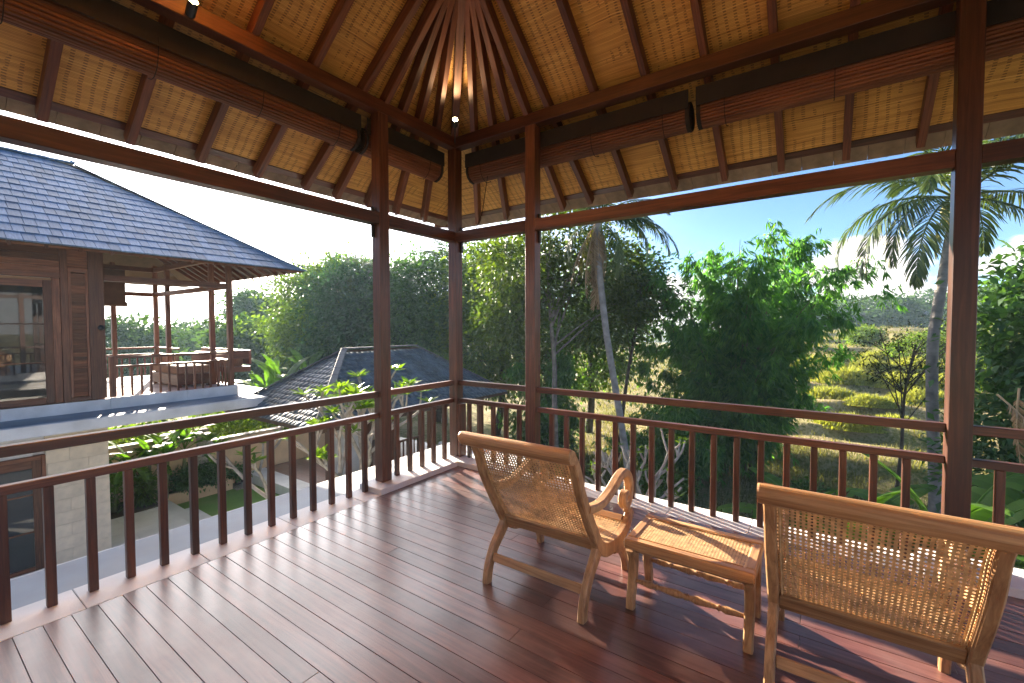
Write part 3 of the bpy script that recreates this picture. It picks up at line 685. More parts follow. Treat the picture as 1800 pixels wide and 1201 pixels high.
# terrace railings
def vrail(axis, s0, s1, c, n):
    f = (lambda nm, a, b, z0, z1, w: abox(nm, c-w, c+w, a, b, z0, z1, W, vil, .003)) if axis == 'y' else (lambda nm, a, b, z0, z1, w: abox(nm, a, b, c-w, c+w, z0, z1, W, vil, .003))
    f('top_rail', s0, s1, .892, .95, .03); f('lower_rail', s0, s1, .69, .738, .028)
    for i in range(n):
        s = s0+(s1-s0)*(i+.6)/n; f('baluster', s-.021, s+.021, .046, .689, .021)
vrail('y', -.90, VY-.06, VX, 13); abox('newel', VX-.05, VX+.05, -1.01, -.902, .046, .95, W, vil)
vrail('y', -.94, VY-.06, VX-5.35, 12); vrail('x', VX-5.29, VX-3.5, VY, 9); vrail('x', VX-1.02, VX-.06, VY, 5)
# projecting bench bay on the far side
abox('bench_seat', VX-3.4, VX-.25, VY+.06, VY+.62, .36, .50, W, vil); abox('bench_back', VX-3.4, VX-.25, VY+.58, VY+.64, .56, .95, W, vil); abox('bench_back', VX-.30, VX-.25, VY+.06, VY+.575, .72, .95, W, vil)
# roof: boards, rafters, tiles
def VP_(face, along, s, o=0):
    if face == 'F': v = Vector((VX-s, along, vz(s))); n = Vector((VS, 0, 1)).normalized()
    else: v = Vector((along, VY-s, vz(s))); n = Vector((0, VS, 1)).normalized()
    return v+n*o
va = math.atan(VS); SM = 2.70; SR = 2.38
for face, a0, a1 in (('F', -9, VY+.6), ('S', VX-5.0, VX+.6)):
    a = a1
    n = Vector((VS, 0, 1)).normalized() if face == 'F' else Vector((0, VS, 1)).normalized()
    while a > a0:
        lim = (VY-a) if face == 'F' else (VX-a)
        s1 = max(-1.0, min(lim, 2.3)) if lim > 0 or True else 0
        if s1 > -.9: bar('rafter', VP_(face, a, -1.24, -.075), VP_(face, a, s1, -.075), .055, .10, RAFTW, vil, up=n, bev=.003)
        a -= .46
def poly(name, pts, th, mat, par):
    P0 = [Vector(p) for p in pts]; n = (P0[1]-P0[0]).cross(P0[2]-P0[0]).normalized()
    if n.z < 0: n = -n
    k = len(P0); V = P0+[p+n*th for p in P0]
    Fc = [tuple(range(k-1, -1, -1)), tuple(range(k, 2*k))]+[(i, (i+1) % k, k+(i+1) % k, k+i) for i in range(k)]
    return ob(name, mesh(V, Fc), mat, par)
SOFF = plain('dark_board', (.09, .05, .03), .7, .2, 4)
yr = VY-SR; zr = vz(SM)
poly('roof_boards', [(VX+VO, -9, vz(-VO)), (VX+VO, VY+VO, vz(-VO)), (VX-SM, yr, zr), (VX-SM, -9, zr)], .015, SOFF, vil)
poly('roof_boards', [(VX+VO, VY+VO, vz(-VO)), (VX-5.4-VO, VY+VO, vz(-VO)), (VX-SM, yr, zr)], .015, SOFF, vil)
poly('roof_boards', [(VX-5.4-VO, -9, vz(-VO)), (VX-5.4-VO, VY+VO, vz(-VO)), (VX-SM, yr, zr), (VX-SM, -9, zr)], .015, SOFF, vil)
def slate():
    m, ns, ls, b = mat_new('blue_slate')
    tc = nd(ns, 'ShaderNodeTexCoord'); oi = nd(ns, 'ShaderNodeObjectInfo')
    a = nd(ns, 'ShaderNodeVectorMath', operation='ADD'); ls.new(tc.outputs['Object'], a.inputs[0]); ls.new(oi.outputs['Location'], a.inputs[1])
    mp = nd(ns, 'ShaderNodeMapping', {'Scale': (3, 22, 3)}); ls.new(a.outputs[0], mp.inputs[0])
    n1 = nd(ns, 'ShaderNodeTexNoise', {'Scale': 2.0, 'Detail': 6}); ls.new(mp.outputs[0], n1.inputs['Vector'])
    rp = ramp(ns, [(.3, (.075, .135, .23)), (.7, (.15, .24, .37))]); ls.new(n1.outputs['Fac'], rp.inputs[0])
    hv = nd(ns, 'ShaderNodeMapRange', {3: .62, 4: 1.3}); ls.new(oi.outputs['Random'], hv.inputs[0])
    hs = nd(ns, 'ShaderNodeHueSaturation'); ls.new(rp.outputs[0], hs.inputs['Color']); ls.new(hv.outputs[0], hs.inputs['Value']); ls.new(hs.outputs[0], b.inputs['Base Color'])
    b.inputs['Roughness'].default_value = .42
    bp = nd(ns, 'ShaderNodeBump', {'Strength': .4, 'Distance': .004}); ls.new(n1.outputs['Fac'], bp.inputs['Height']); ls.new(bp.outputs[0], b.inputs['Normal'])
    return m
SLATE = slate()
nF = Vector((VS, 0, 1)).normalized(); Yf = Vector((-1, 0, VS)).normalized()
tiles = []
exp_, rowi = .335, 0; ends = []
while True:
    d = exp_*rowi; s = -VO-.03+d*math.cos(va)
    if s > SM-.15: break
    ymax = VY-s+.02; wend = random.uniform(.44, .52); ends.append((s, ymax, wend)); yy = ymax-wend
    while yy > -8.9:
        w = random.choice((.15, .165, .18, .165, .2)); tiles.append((s, yy-w/2, w, rowi)); yy -= w
    rowi += 1
inframe = sorted(tiles, key=lambda q: -q[1])
tile_me = {}
def tile_M(s, y, w):
    o = VP_('F', y, s, .050+random.uniform(0, .004)); lo = Yf*math.cos(.05)-nF*math.sin(.05); nn = lo.cross(Vector((0, 1, 0))); nn = nn if nn.z > 0 else -nn
    yv = nn.cross(lo)
    return Matrix(((lo.x, yv.x, nn.x, o.x), (lo.y, yv.y, nn.y, o.y), (lo.z, yv.z, nn.z, o.z), (0, 0, 0, 1)))
for s, ymax, w in ends:                                   # mitred tiles along the hip
    Mt = tile_M(s, ymax-w/2, w); g = 1 if Mt.col[1].y > 0 else -1; dd = .46*math.cos(va)
    top = max(-w/2+.01, w/2-dd); L = [(0, -w/2), (0, w/2), (.46, top), (.46, -w/2)]
    V = [(x, g*y, z) for z in (-.014, .014) for x, y in L]
    ob('roof_tile', mesh(V, [(0, 1, 2, 3), (7, 6, 5, 4), (0, 4, 5, 1), (1, 5, 6, 2), (2, 6, 7, 3), (3, 7, 4, 0)]), SLATE, vil, Mt)
near = set(id(q) for q in inframe[:285]); rest_parts = []
for q in tiles:
    s, y, w, r = q; Mt = tile_M(s, y, w)
    if id(q) in near:
        if w not in tile_me: tile_me[w] = box_mesh(.46, w-.005, .028, .003).copy(); tile_me[w].materials.append(SLATE)
        ob('roof_tile', tile_me[w], None, vil, Mt)
    else:
        c = np.array([(x, yy, z) for x in (0, .46) for yy in (-w/2+.002, w/2-.002) for z in (-.007, .007)]); A = np.array(Mt)
        rest_parts.append((c @ A[:3, :3].T+A[:3, 3], np.array([[0, 1, 3, 2], [4, 6, 7, 5], [0, 4, 5, 1], [2, 3, 7, 6], [1, 5, 7, 3], [0, 2, 6, 4]])))
V, Fq = join_np(rest_parts); tag(ob('roof_tiles_beyond', mesh_np(V, Fq), SLATE, vil), kind='stuff')
poly('roof_covering', [(VX+VO, VY+VO, vz(-VO)+.03), (VX-5.4-VO, VY+VO, vz(-VO)+.03), (VX-SM, yr, zr+.03)], .03, ROOFC, vil)
hp0, hp1 = Vector((VX+VO+.02, VY+VO+.02, vz(-VO)+.085)), Vector((VX-SM, yr, zr+.085)); nseg = 16
for i in range(nseg):
    a, b_ = hp0.lerp(hp1, i/nseg), hp0.lerp(hp1, (i+1.08)/nseg); up = Vector((VS, VS, 1)).normalized()
    bar('hip_cap', a+up*.020, b_+up*.014, .24, .03, SLATE, vil, up=up, bev=.008)
for i in range(16):
    bar('ridge_cap', (VX-SM, yr-.48*i, zr+.05), (VX-SM, yr-.48*(i+1.06), zr+.042), .26, .05, SLATE, vil, bev=.015)
abox('eave_board', VX+VO-.16, VX+VO-.13, -9, VY+VO, vz(-VO)-.02, vz(-VO)+.07, W, vil)
# ground floor of limestone blocks, glazed door at the left
for r in range(11):
    z0 = -3.30+r*.265; y = -1.06; k = 0
    while y > -2.02:
        w = .62 if (k or r % 2 == 0) else .33; y0 = max(y-w, -2.03)
        abox('stone_block', VX-.12, VX-.002+random.uniform(-.002, .002), y0+.0015, y-.0015, z0+.0015, min(z0+.2635, -.425), BLOCK, vil, .003); y = y0; k += 1
abox('ground_floor', VX-5.3, VX-.125, -8.9, -1.07, -3.7, -.43, PLASTER, vil)
abox('ground_floor', VX-.9, VX-.05, -8.9, -2.2, -1.0, -.43, PLASTER, vil)
gd = place(bpy.data.objects.new('garden_door', None), T(VX, -2.3, -3.3), vil); COL.objects.link(gd)
abox('door_jamb', VX-.10, VX+.012, -2.09, -2.032, -3.3, -.98, W, gd); abox('door_head', VX-.10, VX+.012, -4.5, -2.092, -1.06, -.98, W, gd)
abox('door_stile', VX-.06, VX-.02, -2.22, -2.093, -3.29, -1.062, W, gd); abox('door_rail', VX-.06, VX-.021, -4.4, -2.222, -1.22, -1.063, W, gd)
for zz in (-1.75, -2.5): abox('glazing_bar', VX-.055, VX-.025, -4.4, -2.222, zz-.015, zz+.015, W, gd, .002)
for z0, z1 in ((-3.2, -2.517), (-2.483, -1.767), (-1.733, -1.222)): abox('pane', VX-.043, VX-.037, -4.4, -2.223, z0, z1, GLASS, gd, 0)
abox('door_rail', VX-.06, VX-.021, -4.4, -2.222, -3.29, -3.21, W, gd)
V, Fq = lathe([(.0001, -.02), (.055, -.02), (.06, 0), (.03, .03), (.0001, .035)], 16)
tag(ob('wall_lamp', mesh(V, Fq, True), BLACK, None, T(VX+.05, -1.13, 1.58) @ Matrix.Rotation(math.pi/2, 4, 'Y')), 'round dark wall lamp on the villa post beside the terrace', 'lamp')
# half lowered blind at the back of the terrace
t = thing('rolled_blind', 'half lowered dark blind at the back of the villa terrace', 'blind')
V, Fq = lathe([(.075, 0), (.075, 1.72)], 18); ob('slat_roll', mesh(V, Fq, True), SOFF, t, T(VX-5.22, .66, 2.32) @ Matrix.Rotation(math.pi/2, 4, 'X'))
abox('slat_sheet', VX-5.16, VX-5.15, -1.05, .62, 2.33, 3.38, SOFF, t, 0)
# bench cushions
FAB = plain('tan_upholstery', (.22, .135, .09), .9, .12, 25, bump=.2)
def bolster(loc, L, r, label, rx=0):
    V, Fq = lathe([(.0001, 0), (r*.8, 0), (r, .03), (r*1.02, L/2), (r, L-.03), (r*.8, L), (.0001, L)], 16)
    tag(ob('cushion', mesh(V, Fq, True), FAB, None, T(*loc) @ Matrix.Rotation(math.pi/2, 4, 'Y') @ Matrix.Diagonal((1.6, 1, 1, 1))), label, 'cushion', 'cushions on the villa terrace bench')
bolster((VX-3.2, VY+.36, .64), 1.5, .14, 'long tan bolster cushion on the villa bench, farther one'); bolster((VX-1.65, VY+.36, .64), 1.25, .14, 'long tan bolster cushion on the villa bench beside the corner post')
db = thing('daybed', 'low tan upholstered daybed behind the villa terrace railing', 'daybed', (VX-1.9, .95, 0))
abox('mattress', VX-2.7, VX-.9, .55, 1.3, .34, .56, FAB, db, .04); abox('base', VX-2.72, VX-.88, .53, 1.32, .06, .339, W, db)
for sx in (VX-2.66, VX-.94):
    for sy in (.59, 1.26): abox('leg', sx-.04, sx+.04, sy-.04, sy+.04, .002, .059, W, db)
# ================================================================ garden and pavilion below
LAWN = -3.60; TER = -3.30
SOIL = plain('garden_soil', (.055, .042, .028), .95, .35, 3, bump=.5, bscale=12)
PAVE = plain('white_paving', (.66, .65, .64), .6, .08, 2, bump=.1, objvary=.04)
def sheet(name, x0, x1, y0, y1, z, mat, th=.02, kind='structure', par=None):
    o = abox(name, x0, x1, y0, y1, z-th, z, mat, par, .004)
    return tag(o, kind=kind) if par is None else o
ter = tag(thing('terrace', None, None), kind='structure')
xx = -13.0
while xx < -.2:
    yy = .45
    while yy > -7:
        abox('paving_slab', xx+.0015, xx+.9985, yy-.9985, yy-.0015, TER-.4, TER+random.uniform(-.001, .001), PAVE, ter, .004); yy -= 1.0
    xx += 1.0
abox('step', -12.2, -9.6, .452, .80, TER-.4, TER-.10, PAVE, ter, .006); abox('step', -11.0, -9.3, .802, 1.12, TER-.4, TER-.20, PAVE, ter, .006)
abox('step', -9.298, -2.0, .452, 1.0, TER-.4, TER-.15, PAVE, ter, .006)
plat = tag(thing('pavilion_platform', None, None), kind='structure')
xx = -12.3
while xx < -3.4: abox('kerb_slab', xx+.0015, xx+.7485, 3.12, 3.72, LAWN-.1, TER+random.uniform(-.001, .001), PAVE, plat, .006); xx += .75
abox('wood_floor', -12.3, -3.3, 3.722, 9.3, LAWN-.1, TER-.004, DECKW, plat, 0)
for (x, y, w), q_ in zip(((-9.0, 2.35, .8), (-8.6, 2.95, .7), (-7.6, 2.0, .8)), ('leftmost one', 'one touching the platform edge', 'one beside the small frangipani')): tag(abox('stepping_stone', x, x+w, y-.28, y+.28, LAWN-.05, LAWN+.06, PAVE, None, .006), 'square white stepping stone in the lawn before the pavilion, '+q_, 'paving stone', 'stepping stones in the lawn')
def turf():
    m, ns, ls, b = mat_new('turf')
    tc = nd(ns, 'ShaderNodeTexCoord'); n = nd(ns, 'ShaderNodeTexNoise', {'Scale': 1.3, 'Detail': 5}); ls.new(tc.outputs['Object'], n.inputs['Vector'])
    n2 = nd(ns, 'ShaderNodeTexNoise', {'Scale': 60, 'Detail': 3}); ls.new(tc.outputs['Object'], n2.inputs['Vector'])
    ad = nd(ns, 'ShaderNodeMath', {1: .5}, operation='MULTIPLY_ADD'); ls.new(n2.outputs['Fac'], ad.inputs[0])
    mu = nd(ns, 'ShaderNodeMath', {1: .5}, operation='MULTIPLY'); ls.new(n.outputs['Fac'], mu.inputs[0]); ls.new(mu.outputs[0], ad.inputs[2])
    rp = ramp(ns, [(.3, (.085, .15, .022)), (.5, (.12, .25, .034)), (.72, (.20, .25, .06))]); ls.new(ad.outputs[0], rp.inputs[0]); ls.new(rp.outputs[0], b.inputs['Base Color'])
    b.inputs['Roughness'].default_value = .9
    bp = nd(ns, 'ShaderNodeBump', {'Strength': .8, 'Distance': .03}); ls.new(n2.outputs['Fac'], bp.inputs['Height']); ls.new(bp.outputs[0], b.inputs['Normal'])
    return m
TURF = turf()
sheet('lawn', -12.39, -2.0, .46, 3.11, LAWN, TURF, .08)
sheet('planting_bed', -12.39, -11.2, -6.9, .44, LAWN+.32, SOIL, .4)
WALLP = plain('ochre_wall', (.62, .45, .28), .8, .10, 2.5, bump=.15)
COPE = plain('wall_coping', (.42, .34, .26), .7, .12, 4)
gw = thing('garden_wall', 'ochre rendered garden wall with brown coping, stepped beside a rough stone pier', 'wall', (-12.5, 2, LAWN))
abox('wall', -12.58, -12.40, 2.06, 9.4, LAWN-.1, -2.08, WALLP, gw); abox('coping', -12.62, -12.36, 2.06, 9.4, -2.079, -2.02, COPE, gw)
abox('wall', -12.58, -12.40, -7.5, 1.72, LAWN-.1, -1.78, WALLP, gw); abox('coping', -12.62, -12.36, -7.5, 1.72, -1.779, -1.72, COPE, gw)
RUB = plain('rough_stone', (.36, .32, .27), .9, .3, 14, bump=1, bscale=18, objvary=.25)
pc = tag(place(bpy.data.objects.new('stone_pier', None), T(-12.5, 1.9, LAWN), gw)); COL.objects.link(pc)
zz = LAWN-.1
while zz < -1.72:
    h = random.uniform(.11, .18); y = 1.722
    while y < 2.055:
        w = min(random.uniform(.09, .17), 2.058-y); abox('stone', -12.62+random.uniform(0, .03), -12.36+random.uniform(-.03, .02), y+.003, y+w-.003, zz+.003, zz+h-.003, RUB, pc, .012); y += w
    zz += h
pl = thing('planter', 'low cream raised planter at the foot of the garden wall', 'planter', (-12, 1.6, LAWN))
abox('planter_wall', -11.95, -11.85, .75, 2.5, LAWN-.05, LAWN+.34, WALLP, pl); abox('planter_wall', -12.39, -11.951, 2.4, 2.5, LAWN-.05, LAWN+.34, WALLP, pl); abox('planter_soil', -12.39, -11.951, .75, 2.399, LAWN-.05, LAWN+.27, SOIL, pl)
for x, y, z, l in ((-12.35, .62, LAWN+.02, 'small round garden light in the gravel, left of the shrub'), (-12.25, 2.85, LAWN+.01, 'small round garden light at the wall foot, right of the shrub')):
    g = thing('garden_light', l, 'garden light', (x, y, z), 0, 'low round lights beside the lawn')
    V, Fq = lathe([(.11, -.03), (.12, .05), (.10, .075), (.075, .078), (.07, .05), (.0001, .048)], 20); ob('housing', mesh(V, Fq, True), BLACK, g, T(x, y, z))
    V, Fq = lathe([(.068, .052), (.05, .058), (.0001, .06)], 16); ob('lens', mesh(V, Fq, True), plain('frosted_lens', (.6, .6, .58), .3), g, T(x, y, z))
sheet('gravel_strip', -12.39, -11.6, 2.51, 3.11, LAWN+.012, plain('gravel', (.30, .27, .23), .9, .4, 40, bump=1, bscale=60), .03)

# pavilion with a hipped shingle roof
pav = thing('pavilion', 'low garden pavilion with grey shingled hip roof beyond the frangipani tree', 'pavilion')
PX0, PX1, PY0, PY1, PZ = -9.34, -5.10, 1.33, 8.20, -.60
pcx, prz, py0, py1 = -7.22, .93, 3.45, 6.08
SHG = plain('grey_shingle', (.105, .13, .165), .55, .35, 3, bump=.4, bscale=40)
def shingles(O, A, B, L_at, rows, exp, wid, th):
    """O corner at eave, A unit along eave, B unit up slope, L_at(d)->(a0,a1) extent along A at distance d"""
    n = np.cross(A, B); n = n if n[2] > 0 else -n; parts = []
    q = np.array([[0, 1, 3, 2], [4, 6, 7, 5], [0, 4, 5, 1], [2, 3, 7, 6], [1, 5, 7, 3], [0, 2, 6, 4]])
    for r in range(rows):
        d = r*exp; a0, a1 = L_at(d+exp*.4); a = a0-random.random()*wid*.6
        while a < a1-wid*.3:
            w = wid*random.uniform(.75, 1.25); l = random.uniform(0, .012); lift = random.uniform(.0, .008); dd = d-random.uniform(0, .018)
            c = []
            for bb, hh in ((dd, th*1.6+lift), (dd+exp*1.35, th*.3)):
                for aa in (max(a, a0), min(a+w-.006, a1)):
                    for t_ in (0, th): c.append(O+A*aa+B*bb+n*(hh+t_))
            parts.append((np.array(c), q)); a += w
    return parts
run_ = PX1-pcx; rise = prz-PZ; slen = math.hypot(run_, rise)
Bx = np.array([-run_, 0, rise])/slen; parts = []
parts += shingles(np.array([PX1, PY0, PZ]), np.array([0, 1., 0]), Bx, lambda d: (min(d/slen, 1)*(py0-PY0), (PY1-PY0)-min(d/slen, 1)*(PY1-py1)), int(slen/.165), .165, .17, .014)
By = np.array([0, py0-PY0, rise]); byl = np.linalg.norm(By); By = By/byl
parts += shingles(np.array([PX0, PY0, PZ]), np.array([1., 0, 0]), By, lambda d: (min(d/byl, 1)*(pcx-PX0), (PX1-PX0)-min(d/byl, 1)*(PX1-pcx)), int(byl/.165), .165, .17, .014)
V, Fq = join_np(parts); tag(ob('roof_shingles', mesh_np(V, Fq), SHG, pav), kind='stuff')
poly('roof_boards', [(PX1, PY0, PZ), (PX1, PY1, PZ), (pcx, py1, prz), (pcx, py0, prz)], .008, SOFF, pav); poly('roof_boards', [(PX0, PY0, PZ), (PX1, PY0, PZ), (pcx, py0, prz)], .008, SOFF, pav)
poly('roof_boards', [(PX0, PY0, PZ), (PX0, PY1, PZ), (pcx, py1, prz), (pcx, py0, prz)], .02, SOFF, pav); poly('roof_boards', [(PX0, PY1, PZ), (PX1, PY1, PZ), (pcx, py1, prz)], .02, SOFF, pav)
CAP = plain('ridge_tile', (.13, .13, .135), .6, .2, 5, objvary=.1)
for a, b_ in (((PX1+.05, PY0-.05, PZ+.05), (pcx, py0, prz+.06)), ((PX0, PY0, PZ+.05), (pcx, py0, prz+.06)), ((PX1, PY1, PZ+.05), (pcx, py1, prz+.06)), ((pcx, py0, prz+.06), (pcx, py1, prz+.06))):
    a, b_ = Vector(a), Vector(b_); n = max(3, int((b_-a).length/.33))
    for i in range(n): bar('ridge_cap', a.lerp(b_, i/n)+Vector((0, 0, .012)), a.lerp(b_, (i+1.07)/n), .17, .035, CAP, pav, bev=.012)
for a, b_ in (((PX1+.01, PY0, PZ-.03), (PX1+.01, PY1, PZ-.03)), ((PX0, PY0-.01, PZ-.03), (PX1, PY0-.01, PZ-.03))): bar('eave_board', a, b_, .03, .09, SOFF, pav)
for x in (PX0+.7, PX1-.7):
    for y in (PY0+2.5, 5.3, PY1-.6): abox('post', x-.07, x+.07, y-.07, y+.07, TER, PZ+.45, W, pav)
abox('beam', PX1-.76, PX1-.64, PY0+2.3, PY1-.5, PZ+.02, PZ+.16, W, pav); abox('beam', PX0+.64, PX1-.77, PY0+2.44, PY0+2.56, PZ+.02, PZ+.16, W, pav)
abox('back_wall', PX0+.66, PX0+.76, PY0+2.6, 5.2, TER, PZ+.4, PLASTER, pav)
for y in np.arange(5.4, 7.6, .17): abox('baluster', PX0+.69, PX0+.73, y-.02, y+.02, TER, TER+.8, W, pav, 0)
abox('top_rail', PX0+.67, PX0+.75, 5.35, 7.6, TER+.80, TER+.86, W, pav)
tb = thing('dining_table', 'plain wooden table with sunlit top under the pavilion roof', 'table', (-6.9, 4.7, TER)); abox('table_top', -7.3, -6.4, 4.2, 5.6, TER+.70, TER+.75, TEAK, tb)
for x in (-7.24, -6.46):
    for y in (4.27, 5.53): abox('leg', x-.035, x+.035, y-.035, y+.035, TER, TER+.699, TEAK, tb)
bn = thing('bench', 'wooden bench beside the pavilion table', 'bench', (-6.05, 4.9, TER)); abox('seat', -6.22, -5.88, 4.2, 5.6, TER+.40, TER+.45, TEAK, bn)
for x in (-6.18, -5.92):
    for y in (4.27, 5.53): abox('leg', x-.03, x+.03, y-.03, y+.03, TER, TER+.399, TEAK, bn)
WHT = plain('white_fabric', (.72, .71, .69), .9, .05, 10)
sf = thing('sofa', 'dark framed sofa with white cushions in the pavilion', 'sofa', (-6.3, 7.0, TER)); abox('base', -7.4, -5.9, 6.6, 7.4, TER+.12, TER+.34, W, sf); abox('seat_cushion', -7.38, -5.92, 6.62, 7.3, TER+.341, TER+.50, WHT, sf, .04); abox('back_cushion', -7.38, -5.92, 7.2, 7.38, TER+.501, TER+.88, WHT, sf, .05)
for x in (-7.34, -5.96):
    for y in (6.66, 7.34): abox('leg', x-.03, x+.03, y-.03, y+.03, TER, TER+.119, W, sf)
# ================================================================ land: field terraces, hills
def ground_z(x, y):
    x = np.asarray(x, float); y = np.asarray(y, float)
    u = y+.16*x+1.1*np.sin(x*.21+y*.05)+.6*np.sin(x*.55+1.3)          # terrace contour coordinate
    z = np.full(np.broadcast(x, y).shape, -3.75)
    for c, h in ((17.5, .35), (21.5, .35), (25.5, .40), (30, .35), (35, .40), (41, .40), (48, .4), (57, .4), (68, .5), (82, .5)):
        t = np.clip((u-c)/.40, 0, 1); z = z+1.25*h*(t*t*(3-2*t))*np.clip((x+6)/4, 0, 1)
    z = z-.25*np.exp(-((u-16.2)/.8)**2)*np.clip((x+6)/4, 0, 1)
    z = z+.07*np.sin(x*1.7+y*.9)*np.sin(y*1.3-x*.6)*np.clip((np.hypot(x, y)-9)/4, 0, 1)
    return z
def grid(xs, ys):
    X, Y = np.meshgrid(xs, ys); V = np.stack([X, Y, ground_z(X, Y)], -1).reshape(-1, 3); n = len(xs)
    i = np.arange((len(ys)-1)*n).reshape(len(ys)-1, n)[:, :-1].ravel()
    return V, np.stack([i, i+1, i+n+1, i+n], 1)
gx = np.r_[np.linspace(-190, -30, 40), np.linspace(-28, 40, 160), np.linspace(44, 190, 40)]; gy = np.r_[np.linspace(-60, 4, 20), np.linspace(4.5, 60, 230), np.linspace(62, 120, 60), np.linspace(125, 200, 30)]
def earth():
    m, ns, ls, b = mat_new('field_earth')
    tc = nd(ns, 'ShaderNodeTexCoord'); n = nd(ns, 'ShaderNodeTexNoise', {'Scale': .35, 'Detail': 8, 'Roughness': .65}); ls.new(tc.outputs['Object'], n.inputs['Vector'])
    n2 = nd(ns, 'ShaderNodeTexNoise', {'Scale': 9, 'Detail': 6}); ls.new(tc.outputs['Object'], n2.inputs['Vector'])
    ad = nd(ns, 'ShaderNodeMath', {1: .45}, operation='MULTIPLY_ADD'); ls.new(n2.outputs['Fac'], ad.inputs[0])
    mu = nd(ns, 'ShaderNodeMath', {1: .55}, operation='MULTIPLY'); ls.new(n.outputs['Fac'], mu.inputs[0]); ls.new(mu.outputs[0], ad.inputs[2])
    rp = ramp(ns, [(.34, (.07, .10, .025)), (.45, (.17, .16, .05)), (.53, (.30, .24, .12)), (.68, (.40, .33, .18))]); ls.new(ad.outputs[0], rp.inputs[0]); ls.new(rp.outputs[0], b.inputs['Base Color'])
    b.inputs['Roughness'].default_value = .95; b.inputs['Specular IOR Level'].default_value = .2
    bp = nd(ns, 'ShaderNodeBump', {'Strength': 1, 'Distance': .08}); ls.new(n2.outputs['Fac'], bp.inputs['Height']); ls.new(bp.outputs[0], b.inputs['Normal'])
    return m
EARTH = earth()
V, Fq = grid(gx, gy)
tag(ob('ground', mesh_np(V, Fq, True), EARTH), kind='structure')
HILL = plain('far_hill', (.06, .09, .07), 1, .3, .02)
hx = np.linspace(-1, 1, 90); parts = []
th = np.radians(np.linspace(-65, 70, 120)); rr = np.array([150., 172, 190])
ridge = 2.5+3.6*np.clip(np.sin(th*5+1)*.5+np.sin(th*11+.4)*.25+.5, 0, 2)
V = np.concatenate([np.stack([np.sin(th)*r, np.cos(th)*r, -4+k*ridge*1.0], 1) for r, k in zip(rr, (0, 1, .2))]); n = len(th)
i = np.arange(n-1); Fq = np.concatenate([np.stack([i, i+1, i+n+1, i+n], 1), np.stack([i, i+1, i+n+1, i+n], 1)+n]); tag(ob('hills', mesh_np(V, Fq, True), HILL), kind='structure')

# ================================================================ plants
def unit(v): return v/(np.linalg.norm(v, axis=-1, keepdims=True)+1e-9)
def leaf_quads(C, L, Wd, D, Nn, fold=.25):
    """kite leaves: base C, direction D, length L, width Wd, normal Nn -> (V, F)"""
    D = unit(D); S = unit(np.cross(D, Nn)); Nn = np.cross(S, D); L = np.asarray(L)[:, None]; Wd = np.asarray(Wd)[:, None]
    mid = C+D*L*.45
    V = np.stack([C, mid+S*Wd*.5+Nn*Wd*fold, C+D*L-Nn*L*.10, mid-S*Wd*.5+Nn*Wd*fold], 1).reshape(-1, 3)
    return V, np.arange(len(C)*4).reshape(-1, 4)
def rdir(n): return unit(rng.normal(size=(n, 3)))
def crown(blobs, n, size, clump=.32, aspect=.5, droop=.25, per=26, shell=.45):
    b = np.array(blobs, float); w = (b[:, 3]*b[:, 4]*b[:, 5])**.7; w /= w.sum(); nc = max(4, n//per)
    k = rng.choice(len(b), nc, p=w); d = rdir(nc); r = shell+(1-shell)*rng.random(nc)**.6
    cc = b[k, :3]+d*b[k, 3:]*r[:, None]
    q = np.repeat(np.arange(nc), per); m = len(q)
    sg = clump*(.6+.8*rng.random(nc))[q][:, None]
    C = cc[q]+rng.normal(size=(m, 3))*sg*np.array([1, 1, .55])
    out = unit(unit(C-b[k, :3][q])+rng.normal(size=(m, 3))*.7); D = out.copy(); D[:, 2] -= droop
    Nn = unit(np.array([0, 0, 1.])+rng.normal(size=(m, 3))*.55)
    s = size*(.6+.8*rng.random(m)); V, F_ = leaf_quads(C, s, s*aspect, D, Nn)
    tone = np.clip(.5+.25*rng.normal(size=nc)[q]+.16*rng.normal(size=m), 0, 1)
    return V, F_, tone, cc
BARK = plain('grey_bark', (.20, .17, .14), .9, .35, 6, bump=.6, bscale=25)
BARKD = plain('dark_bark', (.075, .058, .042), .9, .3, 6, bump=.6, bscale=25)
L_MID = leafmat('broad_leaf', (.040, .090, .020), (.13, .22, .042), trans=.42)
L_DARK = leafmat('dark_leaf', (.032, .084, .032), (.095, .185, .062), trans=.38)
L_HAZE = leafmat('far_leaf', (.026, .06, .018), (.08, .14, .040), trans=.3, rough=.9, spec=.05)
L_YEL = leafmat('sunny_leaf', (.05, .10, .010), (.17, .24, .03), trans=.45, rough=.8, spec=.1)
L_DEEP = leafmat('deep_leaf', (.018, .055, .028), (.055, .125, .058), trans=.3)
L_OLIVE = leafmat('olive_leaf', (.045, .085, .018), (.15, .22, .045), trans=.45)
L_BAM = leafmat('bamboo_leaf', (.045, .150, .045), (.15, .32, .075), trans=.55)
